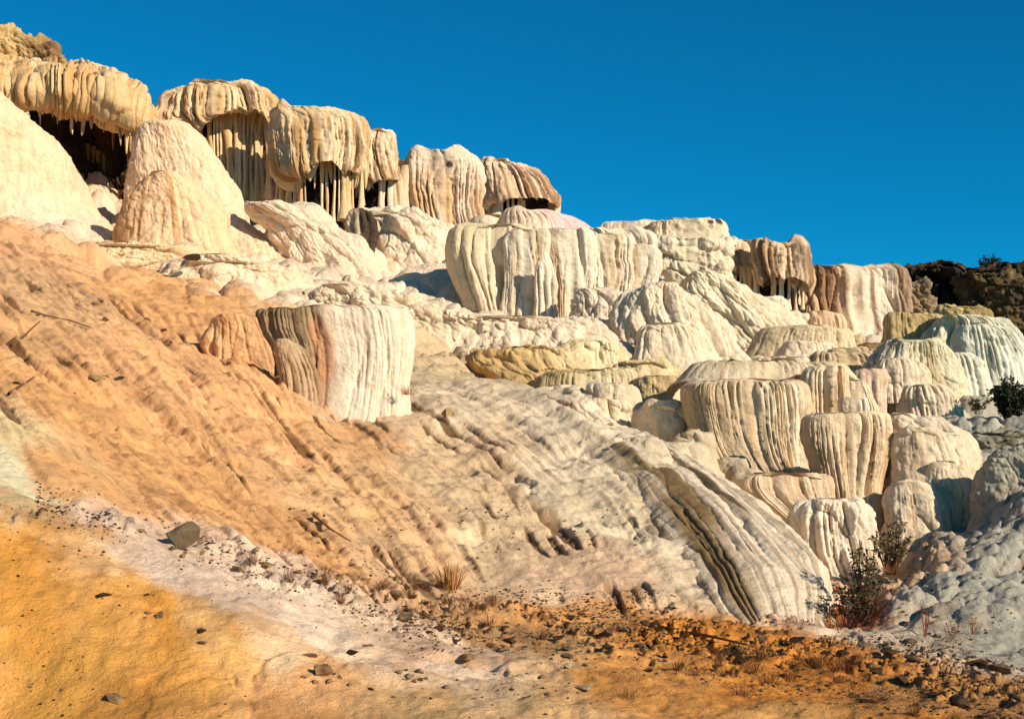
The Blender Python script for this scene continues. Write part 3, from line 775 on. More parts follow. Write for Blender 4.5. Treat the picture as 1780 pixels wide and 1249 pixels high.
# --- lumps under the skyline row
WH = dict(base=WHITE, ops=[MO(lin((220,202,176)),.5,.1,.5)])
mass('flowstone_slope', [(350,436,472),(354,428,520),(372,440,562),(395,462,604),(430,470,645),(470,465,692),(520,440,742),(570,420,760)], D=46.6, k=.75, n=2.1, rough=.08, low=.06,
     lb=(1.6,1.6,.46,.02,.12), lb2=(.7,.8,.14,.05,.2), col=dict(base=WHITE, ops=[H(lin((236,214,184)),.55,.15,.9), SP(lin((196,134,76)),.18,.12,.04,.10,.7)]),
     label='white knobbly flowstone slope tumbling down below the third skyline pillar', cat=APR)
mass('flowstone_slope', [(366,640,660),(372,625,740),(385,615,785),(410,612,800),(450,610,820),(500,600,840),(540,600,850)], D=48.5, k=.6, n=2.2, rough=.08, low=.05,
     lb=(1.4,1.5,.52,.0,.1), lb2=(.6,.7,.13,.05,.2), col=WH,
     label='cluster of white egg shaped lumps under the barrel shaped skyline pillar', cat=APR)
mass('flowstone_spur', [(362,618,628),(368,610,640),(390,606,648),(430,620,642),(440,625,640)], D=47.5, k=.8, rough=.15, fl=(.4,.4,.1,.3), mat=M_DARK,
     col=dict(base=lin((200,184,160)), ops=[H(lin((60,44,32)),.45,.6,.95)]), label='small dark streaked spur between the black slotted pillar and the white lumps', cat='rock spur')

# --- cream benches at the foot of the big left dome
mass('flowstone_bench', [(418,180,240),(421,120,300),(432,60,345),(450,0,390),(480,-60,440),(520,-100,480),(545,-100,500)], D=37.5, k=.5, n=2.2, rough=.16, low=.05,
     lb=(2.6,1.6,.4,.05,.3), lb2=(.8,.8,.07,.1,.3), col=dict(base=lin((228,198,156)), ops=[MO(lin((196,158,114)),.5,.1,.6), H(lin((222,178,128)),.3,.0,.8)]),
     label='low cream bench of rounded lobes below the big smooth dome', cat='rock bench')
mass('flowstone_bench', [(440,340,420),(444,300,470),(455,285,510),(470,230,540),(490,205,560),(515,230,575),(540,330,590),(570,360,600)], D=36, k=.6, n=2.2, rough=.12, low=.05,
     lb=(1.6,1.8,.4,.03,.2), lb2=(.6,.8,.07,.1,.3), col=dict(base=lin((232,208,174)), ops=[MO(lin((206,170,126)),.5,.15,.5)]),
     label='pale lobed bench curving along the top of the orange slope', cat='rock bench')

# --- dark and white curtain standing at the top of the orange slope
mass('travertine_basin', [(533,470,640),(534,458,690),(537,450,704),(548,448,712),(570,452,714),(600,468,713),(640,478,708),(680,483,700),(715,487,690),(738,490,680),(760,492,672)], D=26.2, k=.75, n=2.5, rough=.05, low=.03,
     fl=(.17,.13,.06,.22), fl2=(.8,.06,.25,.6), lb=(.9,2.6,.10,.35,.6),
     col=dict(base=lin((232,216,188)), ops=[H(lin((164,136,98)),.54,.30,.94), SP(lin((200,140,98)),.42,.45,.08,.22,.9), SP(lin((190,132,96)),.40,.85,.06,.3,.8), SP(lin((120,100,66)),.2,.12,.35,.12,.7), VV(lin((214,190,150)),.7,1.0,.4)]),  # brown left half is part rock colour, part painted shade
     label='large basin wall above the orange slope, half brown fluted and half white', cat='travertine basin')
mass('flowstone_dome', [(545,388,425),(550,372,448),(570,362,470),(600,358,484),(640,366,490),(680,385,496),(720,410,500),(760,430,505)], D=26.4, k=.6, n=2.1, rough=.10, low=.05,
     fl=(.6,.10,.05,.3), lb=(.9,2.2,.14,.1,.4), col=dict(base=lin((230,182,130)), ops=[H(lin((214,174,136)),.6,.9,.8), ST(lin((196,140,88)),.3,.15,.4)]),
     label='smooth orange tan shoulder leaning against the brown side of the big basin wall', cat=DOME)
mass('flowstone_bulb', [(588,480,500),(596,476,520),(620,478,538),(650,484,552),(690,490,556),(735,494,548)], D=25.6, k=.6, rough=.05, fl=(.22,.12,.1,.4),
     col=dict(base=lin((192,162,126)), ops=[ST(lin((140,104,66)),.14,.1,.6)]), label='brown streaked bulge at the lower left of the big basin wall', cat='rock bulge')

# --- bench between the curtain and the great central pillar
mass('flowstone_slope', [(492,560,640),(499,545,680),(512,530,715),(528,500,760),(545,480,815),(575,460,860),(620,440,880),(660,440,900)], D=35.5, k=.65, n=2.2, rough=.10, low=.05,
     lb=(.9,1.3,.42,.05,.2), lb2=(.35,.6,.12,.1,.3), col=dict(base=WHITE, ops=[MO(lin((206,180,142)),.6,.15,.5)]),
     label='gently lobed white bench behind the big basin wall', cat=APR)

mass('flowstone_slope', [(458,735,790,45.8),(474,692,830,45.2),(500,660,860,44.4),(540,650,880,43.6),(590,650,890,43)], k=.4, n=2.2, rough=.07, low=.03, lb=(1.2,2.4,.2,.1,.3), col=WH,
     label='shaded white slope between the white benches and the great central terrace', cat=APR)
# --- the great central pillar group
mass('travertine_basin', [(389,830,905),(391,800,935),(395,786,942),(405,781,945),(425,779,946),(455,784,946),(490,795,944),(525,810,940),(560,822,938),(590,826,936)], D=41.5, k=.6, n=2.7, rough=.05, low=.03,
     fl=(.34,.20,.10,.35), fl2=(.9,.22,.2,.5), col=dict(base=lin((228,210,178)), ops=[H(lin((214,192,154)),.5,.2,.7), ST(lin((196,160,112)),.3,.15,.45), VV(lin((220,198,160)),.0,.25,.5)]),
     label='broad smooth faced basin on the left end of the great central terrace', cat='travertine basin')
CEN = dict(base=lin((230,214,186)), ops=[ST(lin((194,160,114)),.3,.1,.5), MO(lin((216,194,160)),.5,.1,.5)])
mass('travertine_pillar', [(397,890,930),(400,878,952),(415,874,955),(440,878,952),(470,876,958),(520,876,960),(575,878,960)], D=41.2, k=.5, n=2.5, rough=.05, fl=(.34,.26,.08,.3), fl2=(.16,.06,.2,.4), col=CEN,
     label='slim fluted pillar right of the smooth faced basin in the great central terrace', cat=PIL)
mass('travertine_pillar', [(452,935,945),(460,930,958),(480,928,966),(520,930,968),(580,930,968)], D=40.6, k=.5, n=2.3, rough=.05, fl=(.3,.16,.1,.3), col=CEN,
     label='short round topped column in front of the central terrace, half its height', cat=PIL)
mass('travertine_pillar', [(398,965,1010),(401,944,1030),(415,938,1036),(440,942,1036),(452,950,1034),(462,950,1036),(500,964,1026),(560,966,1022),(590,966,1022)], D=41.8, k=.5, n=2.6, rough=.06, fl=(.3,.26,.1,.3), fl2=(.8,.2,.3,.6), col=CEN,
     label='two tiered fluted pillar in the middle of the great central terrace', cat=PIL)
mass('travertine_pillar', [(405,1030,1085),(409,1022,1096),(425,1018,1100),(450,1022,1098),(462,1024,1102),(500,1024,1098),(560,1020,1090),(590,1020,1090)], D=42.2, k=.5, n=2.5, rough=.08, fl=(.32,.22,.05,.25), lb=(.9,1.4,.35,.3,.6), col=CEN,
     label='wide pale pillar with rounded drapes right of centre in the great terrace', cat=PIL)
mass('travertine_pillar', [(425,1095,1120),(430,1088,1140),(442,1085,1148),(465,1086,1149),(485,1088,1140),(510,1090,1132),(560,1090,1130)], D=42.4, k=.5, n=2.4, rough=.07, fl=(.3,.2,.1,.35), col=CEN,
     label='rounded end pillar closing the great central terrace on its right', cat=PIL)
mass('flowstone_slope', [(500,1015,1040),(505,1005,1060),(525,1000,1080),(560,985,1095),(600,960,1110),(640,940,1120)], D=39.5, k=.7, n=2.1, rough=.06, lb=(.9,1.6,.5,.05,.2), lb2=(.35,.7,.12,.1,.3), col=WH,
     label='white lobes draped at the right foot of the great central terrace', cat=APR)
mass('flowstone_slope', [(548,780,960),(551,720,1000),(560,690,1040),(580,670,1060),(605,655,1075),(640,640,1090)], D=35.8, k=.45, n=2.3, rough=.09, lb=(1.0,1.4,.28,.02,.15), lb2=(.3,.5,.12,.1,.3), col=WH,
     label='row of low white lobes along the foot of the great central terrace', cat=APR)
mass('flowstone_dome', [(490,1140,1165),(494,1120,1180),(505,1095,1198),(530,1075,1222),(560,1060,1250),(590,1060,1268),(615,1065,1276),(650,1070,1290)], D=37.2, k=.75, n=2.1, rough=.07, low=.04,
     lb=(.75,2.4,.48,.05,.2), lb2=(.3,.9,.12,.1,.3), col=dict(base=lin((230,210,180)), ops=[H(lin((210,200,180)),.4,.1,.6)]),
     label='large white fan shaped dome of long lobes in the middle of the slope', cat=DOME)
mass('flowstone_dome', [(365,900,950),(367,880,975),(373,870,1000),(385,862,1020),(402,855,1030),(420,850,1040)], D=50, k=.6, n=2.1, rough=.05, fl=(.5,.14,.2,.5), col=dict(base=lin((232,204,176)), ops=[H(lin((226,182,184)),.5,.7,.9)]),
     label='low pinkish dome behind the great terrace below the last tall skyline pillar', cat=DOME)
mass('flowstone_dome', [(374,832,850),(377,822,866),(390,818,872),(420,815,875)], D=52, k=.7, rough=.05, fl=(.4,.14,.2,.5), col=WH,
     label='small cream hump tucked under the comb slotted skyline pillar', cat=DOME)

mass('terrace_wall', [(398,830,1080),(402,800,1120),(420,792,1140),(470,800,1138),(530,815,1120),(590,820,1120)], D=43.0, k=.25, n=3.2, rough=.10, low=.02, fl=(.34,.30,.05,.3), fl2=(.9,.3,.1,.4), col=CEN,
     label='long fluted wall behind the pillars of the great central terrace', cat='rock wall')
# --- ledges right of the terrace on the skyline
mass('rock_ledge', [(383,1075,1120),(385,1055,1142),(391,1045,1148),(405,1042,1150),(440,1042,1150)], D=51, k=.6, n=2.5, rough=.06, fl=(.5,.16,.2,.4), col=CEN,
     label='low fluted ledge on the skyline right of the pinkish dome', cat=LED)
mass('rock_ledge', [(377,1165,1240),(379,1142,1254),(384,1132,1259),(398,1130,1261),(414,1132,1262),(425,1130,1262)], D=50, k=.55, n=3.0, rough=.16, low=.04, fl=(.5,.14,.2,.4),
     col=dict(base=lin((222,204,170)), ops=[SP(lin((60,42,28)),.90,.40,.06,.14,.95), SP(lin((70,48,30)),.78,.45,.05,.08,.95), SP(lin((90,64,40)),.4,.3,.04,.06,.9), MO(lin((190,156,110)),.6,.1,.5)]),  # dark spots paint shaded holes on a closed surface
     label='flat topped block with small painted dark holes standing on the skyline', cat=LED)
mass('rock_ledge', [(413,1160,1240),(415,1140,1262),(425,1134,1266),(445,1136,1264),(462,1142,1262),(480,1170,1264),(500,1190,1268),(520,1196,1280)], D=47.5, k=.6, n=2.4, rough=.16, low=.06, lb=(1.2,.8,.5,.05,.2), fl=(.4,.16,.3,.6),
     col=dict(base=lin((226,208,176)), ops=[MO(lin((198,166,120)),.6,.1,.6)]),
     label='rounded cream ledge stacked under the block with painted dark holes', cat=LED)
mass('flowstone_slope', [(470,1205,1240),(480,1190,1268),(500,1180,1300),(530,1185,1340),(560,1190,1372),(590,1200,1400),(620,1210,1425),(660,1210,1440)], D=43.5, k=.7, n=2.1, rough=.07, low=.05, lb=(1.0,2.4,.6,.1,.3), lb2=(.35,.9,.14,.1,.3), fl=(.35,.14,.0,.2,.35,.6),
     col=dict(base=lin((230,212,180)), ops=[MO(lin((206,176,132)),.5,.1,.5)]),
     label='cream fan of flowstone spreading below the rounded ledge', cat=APR)
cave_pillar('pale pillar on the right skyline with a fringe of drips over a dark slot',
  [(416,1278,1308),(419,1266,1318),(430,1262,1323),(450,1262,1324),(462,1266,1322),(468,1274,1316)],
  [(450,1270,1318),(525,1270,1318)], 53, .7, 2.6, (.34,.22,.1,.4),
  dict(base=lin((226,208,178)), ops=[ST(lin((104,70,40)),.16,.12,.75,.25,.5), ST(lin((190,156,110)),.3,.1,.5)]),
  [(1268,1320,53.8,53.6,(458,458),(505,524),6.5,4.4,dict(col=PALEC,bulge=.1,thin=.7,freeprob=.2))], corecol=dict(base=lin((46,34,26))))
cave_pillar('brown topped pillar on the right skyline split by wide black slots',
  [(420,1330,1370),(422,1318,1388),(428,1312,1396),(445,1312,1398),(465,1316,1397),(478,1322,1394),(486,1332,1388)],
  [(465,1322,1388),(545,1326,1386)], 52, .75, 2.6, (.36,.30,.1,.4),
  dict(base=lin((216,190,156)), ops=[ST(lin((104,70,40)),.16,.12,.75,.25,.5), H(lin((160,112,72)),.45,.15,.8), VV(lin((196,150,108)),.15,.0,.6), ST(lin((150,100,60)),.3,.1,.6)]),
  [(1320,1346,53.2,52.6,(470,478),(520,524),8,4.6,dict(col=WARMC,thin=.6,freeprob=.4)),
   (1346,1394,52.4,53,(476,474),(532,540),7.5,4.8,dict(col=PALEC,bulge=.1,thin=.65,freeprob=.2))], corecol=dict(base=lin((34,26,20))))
mass('travertine_curtain', [(460,1410,1520),(462,1398,1556),(468,1394,1570),(485,1393,1574),(510,1394,1574),(540,1398,1576),(575,1402,1580),(600,1402,1580)], D=55, k=.4, n=2.8, rough=.10, low=.05,
     fl=(.42,.42,.1,.35), fl2=(.2,.1,.2,.4), col=dict(base=lin((226,206,178)), ops=[H(lin((184,138,88)),.50,.30,.85), ST(lin((120,80,48)),.3,.05,.7), VV(lin((196,160,110)),.14,.0,.7)]),
     label='long drip curtain on the right skyline, brown at its left and white at its right', cat='drip curtain')
mass('flowstone_dome', [(515,1320,1350),(518,1308,1365),(530,1304,1370),(550,1302,1372),(580,1300,1375)], D=49, k=.7, rough=.07, fl=(.35,.18,.1,.3), col=CEN, label='squat fluted stump below the brown topped skyline pillar', cat=DOME)
mass('flowstone_dome', [(540,1360,1390),(544,1350,1400),(560,1346,1404),(590,1340,1410)], D=48, k=.7, rough=.07, lb=(.7,1.,.3,.1,.3), col=WH, label='small white lump at the foot of the brown topped skyline pillar', cat=DOME)
mass('flowstone_dome', [(540,1405,1440),(542,1398,1458),(552,1396,1466),(566,1398,1468),(600,1398,1470)], D=49, k=.6, rough=.12, fl=(.3,.2,.1,.4), col=dict(base=lin((220,188,152)), ops=[MO(lin((170,120,76)),.8,.1,.6)]), label='tan wrinkled hump below the long drip curtain', cat=DOME)

# --- scrubby cliff on the far right, its shade put into the dark colour
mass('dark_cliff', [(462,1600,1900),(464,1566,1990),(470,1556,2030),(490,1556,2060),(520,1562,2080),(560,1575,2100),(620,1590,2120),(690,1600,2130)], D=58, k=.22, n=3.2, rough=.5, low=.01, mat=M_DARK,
     lb=(2.2,1.6,1.3,.10,.3), lb2=(.8,.7,.5,.1,.25), col=dict(base=lin((56,44,28)), ops=[MO(lin((40,32,22)),.45,-.1,.9), MO(lin((150,120,76)),.8,.25,.7), VV(lin((140,104,60)),.10,.0,.7)]),
     label='dark brown scrubby cliff closing the skyline on the far right', cat='cliff')
for (rows, D, lab) in (([(474,1690,1730),(479,1672,1752),(490,1665,1775),(510,1672,1790),(540,1685,1795),(580,1690,1800)], 56.6, 'dark mossy boulder bulging from the upper part of the far right cliff'),
                       ([(495,1735,1770),(502,1722,1795),(525,1716,1815),(560,1722,1820),(610,1730,1830)], 55.4, 'olive brown boulder low on the far right cliff at the frame edge'),
                       ([(492,1575,1592),(500,1566,1610),(520,1562,1624),(545,1566,1640),(575,1570,1650)], 55.8, 'grey rubbly outcrop between the drip curtain and the dark cliff')):
    mass('boulder', rows, D=D, k=.7, rough=.5, low=.06, lb=(.8,.7,.5,.0,.15), mat=M_DARK,
         col=dict(base=lin((92,76,46)) if 'grey' not in lab else lin((150,128,100)), ops=[MO(lin((44,36,24)),.7,.0,.85), MO(lin((176,146,96)),1.2,.3,.6)]), label=lab, cat='boulder')

# --- right side terraces
mass('travertine_basin', [(543,1560,1610),(545,1545,1630),(550,1539,1640),(562,1537,1645),(580,1538,1646),(596,1542,1646),(604,1550,1640)], D=40.5, k=.6, n=2.6, rough=.10, fl=(.3,.14,.1,.3), low=.04,
     col=dict(base=lin((192,166,116)), ops=[VV(lin((196,112,52)),.78,.92,.8), MO(lin((196,174,124)),.7,.15,.6), H(lin((196,180,134)),.75,1.,.7)]),
     label='olive brown basin with an orange stained base near the right edge', cat='travertine basin')
mass('flowstone_dome', [(532,1650,1690),(536,1640,1710),(548,1634,1724),(575,1632,1738),(610,1630,1760)], D=42.5, k=.7, rough=.15, lb=(.8,1.0,.5,.05,.2), col=dict(base=lin((190,166,112)), ops=[MO(lin((120,96,56)),.7,.1,.6)]),
     label='olive knob behind the green tinged flowstone on the right', cat=DOME)
mass('flowstone_slope', [(546,1640,1700),(550,1625,1735),(562,1620,1756),(590,1600,1776),(620,1580,1790),(660,1560,1800),(700,1560,1810),(740,1560,1815)], D=39.5, k=.6, n=2.2, rough=.08, low=.05,
     fl=(.45,.34,.05,.25), fl2=(.2,.1,.1,.3), lb=(.8,1.8,.4,.2,.5), col=dict(base=lin((220,214,188)), ops=[H(lin((230,218,176)),.45,.15,.8), ST(lin((150,150,120)),.4,.15,.5)]),
     label='tall green tinged fluted flow on the right below the dark cliff', cat=APR)
mass('flowstone_slope', [(590,1560,1610),(596,1540,1636),(615,1520,1650),(645,1500,1665),(680,1485,1685),(715,1478,1705),(745,1480,1720),(765,1500,1722),(790,1500,1722)], D=35.5, k=.65, n=2.2, rough=.10, low=.05,
     lb=(1.0,1.3,.34,.15,.35), lb2=(.4,.6,.07,.15,.3), fl=(.3,.18,.0,.15,.3,.5), col=dict(base=lin((216,206,172)), ops=[H(lin((196,186,172)),.45,.1,.7), VV(lin((186,188,172)),.5,.8,.6), ST(lin((150,120,66)),.35,.25,.5)]),
     label='lobed yellowish grey flow tumbling toward the dark bush on the right', cat=APR)
mass('travertine_basin', [(564,1380,1440),(567,1345,1470),(575,1320,1482),(590,1308,1488),(610,1302,1490),(640,1300,1490)], D=40, k=.6, n=2.2, rough=.08, low=.03, fl=(.35,.14,.1,.35), col=dict(base=lin((216,196,158)), ops=[H(lin((206,182,142)),.4,.1,.6), MO(lin((186,152,104)),.6,.2,.5)]),
     label='low wide cream basin behind the tall right hand pillar', cat='travertine basin')
for i, (rows, D, lab) in enumerate((([(582,1470,1492),(585,1462,1500),(600,1462,1502),(625,1462,1502)], 40.5, 'small brown notched step left of the olive basin'),
        ([(596,1500,1530),(598,1492,1542),(612,1490,1546),(635,1490,1548)], 39.6, 'flat dark step just left of the orange stained base'),
        ([(604,1455,1490),(606,1440,1510),(616,1438,1514),(640,1438,1514)], 38.4, 'thin pale step in the stack beside the low wide basin'),
        ([(614,1435,1480),(616,1420,1510),(628,1416,1520),(650,1412,1520)], 37.2, 'broad low step lowest of the stack beside the low wide basin'),
        ([(604,1520,1535),(606,1510,1548),(622,1508,1552),(645,1508,1552)], 38.2, 'block shaped step in front of the olive basin'))):
    mass('rock_step', rows, D=D, k=.6, n=3, rough=.12, fl=(.25,.12,.1,.4), col=dict(base=(lin((206,182,142)) if i != 1 else lin((140,108,70))), ops=[MO(lin((150,112,70)),.9,.1,.6)]), label=lab, cat='rock step')

# --- tall right hand pillar group
mass('travertine_basin', [(624,1270,1400),(626,1225,1440),(631,1205,1462),(640,1196,1472),(652,1193,1474),(662,1194,1468),(672,1196,1440)], D=29.5, k=.62, n=2.5, rough=.07, low=.03, fl=(.3,.08,.2,.6),
     col=dict(base=lin((216,196,160)), ops=[H(lin((202,184,154)),.35,.1,.7), VV(lin((230,212,180)),.5,.9,.7), ST(lin((170,134,86)),.3,.2,.4)]),
     label='wide cap layer lying on top of the tall right hand pillar', cat='travertine basin')
mass('terrace_wall', [(655,1230,1480),(662,1205,1505),(720,1200,1530),(800,1235,1560),(870,1280,1565),(930,1300,1570)], D=29.2, k=.22, n=3, rough=.08, low=.02, fl=(.2,.14,.1,.4), fl2=(.6,.2,.1,.4), lb=(.9,1.4,.2,.4,.7),
     col=dict(base=lin((230,208,174)), ops=[ST(lin((186,146,96)),.2,.15,.4)]), label='pale fluted wall joining the tall right hand pillar to the comb ribbed one', cat='rock wall')
mass('travertine_pillar', [(660,1240,1360),(663,1205,1385),(672,1192,1396),(690,1190,1400),(715,1196,1400),(745,1206,1398),(780,1225,1396),(815,1262,1394),(845,1300,1392),(870,1305,1392)], D=27.6, k=.8, n=2.7, rough=.045, low=.03,
     fl=(.16,.22,.05,.2), fl2=(.6,.08,.2,.5), col=dict(base=lin((232,212,178)), ops=[H(lin((210,184,144)),.60,.42,.7), ST(lin((190,146,90)),.14,.15,.35), SP(lin((184,152,106)),.15,.35,.3,.3,.5)]),
     label='tall fluted pillar with a flat tan left face and a ribbed right face', cat=PIL)
mass('travertine_pillar', [(636,1430,1460),(638,1412,1472),(646,1400,1475),(660,1398,1476),(685,1398,1478),(710,1398,1480),(740,1400,1482),(790,1400,1482)], D=28.6, k=.8, n=2.6, rough=.06, low=.03, fl=(.17,.14,.08,.25), fl2=(.5,.18,.2,.5), col=dict(base=lin((230,208,172)), ops=[ST(lin((190,146,90)),.16,.15,.35)]),
     label='fluted pillar set back between the tall pillar and the comb ribbed one', cat=PIL)
mass('travertine_pillar', [(690,1470,1498),(692,1462,1506),(702,1460,1508),(730,1462,1508),(780,1464,1508)], D=27.4, k=.8, n=2.6, rough=.05, fl=(.16,.12,.08,.25), col=CEN, label='short pale pillar peeping over the comb ribbed pillar', cat=PIL)
mass('travertine_pillar', [(714,1420,1510),(717,1404,1532),(724,1396,1542),(736,1395,1545),(755,1398,1544),(790,1406,1538),(825,1418,1530),(860,1432,1522),(890,1440,1518),(915,1442,1516)], D=25, k=.8, n=2.7, rough=.045, low=.03,
     fl=(.18,.36,.10,.30), fl2=(.5,.03,.1,.3), col=dict(base=lin((230,204,166)), ops=[ST(lin((186,136,80)),.16,.05,.6,.2,.4), H(lin((204,176,134)),.4,.1,.6), VV(lin((234,212,180)),.2,.0,.7)]),
     label='comb ribbed pillar with deep narrow slots, lowest of the tall right hand group', cat=PIL)
mass('travertine_basin', [(822,1310,1420),(824,1285,1440),(830,1274,1447),(842,1275,1449),(860,1290,1450),(885,1330,1450),(912,1370,1450),(940,1380,1450)], D=24.6, k=.7, n=2.5, rough=.06, low=.04, fl=(.18,.10,.1,.3), fl2=(.5,.12,.2,.5),
     col=dict(base=lin((228,202,170)), ops=[H(lin((206,182,146)),.5,.1,.7), ST(lin((176,136,86)),.16,.15,.5)]),
     label='small tan basin nestled at the foot of the tall right hand pillar', cat='travertine basin')
mass('flowstone_slope', [(866,1420,1470),(872,1395,1495),(890,1380,1508),(920,1376,1516),(960,1380,1524),(1000,1400,1530),(1040,1420,1532)], D=22.4, k=.7, n=2.2, rough=.07, low=.05, lb=(.5,1.8,.24,.05,.2), lb2=(.22,.6,.06,.1,.3), fl=(.2,.16,.1,.3),
     col=dict(base=lin((234,218,192)), ops=[MO(lin((206,172,126)),.8,.15,.5)]), label='pale lobed apron under the comb ribbed pillar beside the shrubs', cat=APR)
mass('flowstone_slope', [(718,1545,1585),(722,1530,1625),(735,1520,1655),(760,1510,1682),(800,1505,1698),(850,1500,1702),(890,1500,1702),(930,1510,1680),(975,1520,1640),(1010,1530,1620)], D=25.6, k=.6, n=2.2, rough=.08, low=.05,
     lb=(1.1,1.5,.36,.05,.2), lb2=(.4,.6,.06,.1,.3), col=dict(base=lin((232,208,176)), ops=[MO(lin((210,182,142)),.6,.15,.5), VV(lin((236,206,182)),.4,.7,.7), SP(GREY,.6,.15,.5,.2,.5)]),
     label='big cream slope of rounded lobes right of the comb ribbed pillar', cat=APR)
mass('flowstone_mound', [(770,1775,1790),(776,1755,1810),(790,1728,1840),(815,1708,1880),(845,1695,1900),(880,1690,1910),(930,1695,1920),(990,1700,1930)], D=23.5, k=.5, n=2.2, rough=.10, low=.04, lb=(1.0,1.3,.2,.05,.2), lb2=(.4,.5,.05,.1,.3),
     col=dict(base=lin((178,170,148)), ops=[MO(lin((132,124,104)),.6,.1,.6)]), label='blue grey lumpy mound cut off by the right edge', cat='rock mound')
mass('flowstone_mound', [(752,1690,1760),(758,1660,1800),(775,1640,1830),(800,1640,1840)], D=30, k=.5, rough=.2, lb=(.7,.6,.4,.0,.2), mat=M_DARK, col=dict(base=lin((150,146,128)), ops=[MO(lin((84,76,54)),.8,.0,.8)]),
     label='dark rubbly hump under the red ground beside the dark bush', cat='rock mound')

_lines = [[(975,800,25),(1030,880,22),(1085,960,19.8),(1135,1035,17.8),(1180,1080,16.8)],
 [(1000,780,25.2),(1075,880,21.8),(1140,965,19.1),(1195,1030,17.4),(1240,1078,16.2)],
 [(1040,752,25.8),(1130,850,22.3),(1205,935,19.6),(1265,1020,17.4),(1305,1086,16.0)],
 [(1080,742,26.4),(1185,828,23),(1275,915,20.2),(1340,1000,17.8),(1375,1098,15.9)],
 [(1115,750,27.0),(1240,824,23.8),(1345,900,21.2),(1420,975,18.8),(1425,1102,16)],
 [(1125,780,27.6),(1270,860,25.2),(1385,945,22.2),(1441,1020,19.6),(1443,1102,16.8)],
 [(1130,850,28.5),(1285,940,26.5),(1400,1020,23.5),(1450,1075,21),(1450,1112,18.5)]]
_off = (.5, -.15, -.45, -.35, -.1, 0, 0)
patch('flowstone_mound', [[(l[i][0], l[i][1], l[i][2] + (_off[j] if 0 < i < 4 else .15)) for j, l in enumerate(_lines)] for i in range(5)], nu=420, nv=420, rough=0.10, fl=(.30, .085, .0, .15),
     col=dict(base=lin((234,216,186)), ops=[H(lin((214,188,146)),.30,.05,.9), SP(lin((116,96,54)),.33,.30,.05,.34,.95), SP(lin((116,96,54)),.27,.72,.036,.42,.95), SP(lin((80,66,34)),.46,.36,.03,.30,.95), ST(lin((150,116,70)),.10,.1,.5), VV(lin((232,196,160)),.86,1.,.5)]),
     label='pale rounded nose of the streaked mound ending above the dark hollow and dry plants', cat='rock mound')

# --- brown pools and ledges in the middle
mass('rock_ledge', [(600,880,930),(602,850,985),(608,820,1000),(620,812,1008),(638,830,1010),(655,870,1010),(670,880,1010)], D=33, k=.55, n=2.4, rough=.14, low=.05, fl=(.35,.12,.1,.3), lb=(.7,.6,.3,.1,.4),
     col=dict(base=lin((208,178,126)), ops=[H(lin((184,150,96)),.6,.3,.7), H(lin((222,204,164)),.7,.95,.8), MO(lin((120,90,50)),.8,.2,.6)]),
     label='ochre brown pool wall in the middle behind the crest of the pale mound', cat=LED)
mass('rock_ledge', [(592,1020,1050),(594,990,1066),(602,970,1074),(618,960,1078),(638,958,1080),(660,958,1084)], D=34.2, k=.7, n=2.4, rough=.08, fl=(.3,.2,.05,.2), lb=(.6,.9,.3,.2,.5), col=dict(base=lin((232,214,172)), ops=[ST(lin((196,160,100)),.3,.1,.5)]),
     label='sunlit cream fluted ledge right of the ochre pool wall', cat=LED)
mass('rock_ledge', [(640,1000,1070),(642,950,1094),(650,930,1106),(665,925,1110),(680,930,1112),(710,940,1114)], D=32, k=.6, n=2.5, rough=.08, fl=(.25,.14,.1,.3), col=dict(base=lin((214,196,154)), ops=[H(lin((166,142,92)),.5,.2,.8)]),
     label='low step with a pale fringe below the sunlit cream ledge', cat=LED)
mass('rock_ledge', [(652,1120,1180),(655,1105,1198),(665,1100,1206),(690,1100,1212),(720,1104,1216)], D=31.5, k=.6, n=2.3, rough=.1, fl=(.3,.12,.1,.4), col=dict(base=lin((212,184,138)), ops=[MO(lin((160,124,80)),.7,.1,.6)]),
     label='tan hollowed ledge against the left side of the tall right hand pillar', cat=LED)
mass('flowstone_dome', [(628,1090,1130),(631,1075,1165),(640,1068,1180),(660,1066,1186)], D=33, k=.6, rough=.08, lb=(.6,.6,.3,.1,.3), col=dict(base=lin((220,196,150)), ops=[MO(lin((170,126,76)),.7,.2,.6)]), label='flat cream hump with brown hollows under the fan shaped dome', cat=DOME)
for rows, D, lab in (([(668,955,990),(672,945,1010),(690,940,1030),(720,940,1040),(760,950,1050)], 30.5, 'small round pale lump just behind the crest of the pale mound'),
                     ([(665,1050,1085),(668,1035,1102),(685,1020,1112),(715,1010,1118),(760,1010,1120)], 30.2, 'pointed pale lump in the shade left of the round shaded lump'),
                     ([(695,1140,1180),(699,1122,1198),(712,1108,1212),(740,1100,1225),(790,1100,1240),(830,1110,1250)], 28.6, 'large round shaded lump beside the tan side of the tall pillar'),
                     ([(745,1195,1215),(752,1180,1230),(780,1172,1240),(820,1170,1250)], 27.2, 'pale lump at the left foot of the tall right hand pillar'),
                     ([(795,1255,1280),(800,1245,1295),(815,1240,1302),(845,1240,1310)], 25.9, 'small white lump under the tall right hand pillar'),
                     ([(770,1150,1190),(775,1140,1215),(790,1135,1235),(820,1135,1250),(870,1140,1290)], 25.8, 'white bulge on the crest of the pale mound')):
    mass('flowstone_lump', rows, D=D, k=.8, n=2.1, rough=.06, low=.05, lb=(.7,1.0,.24,.1,.3), col=dict(base=lin((216,200,170)), ops=[MO(lin((184,162,124)),.6,.1,.5)]), label=lab, cat='rock lump')

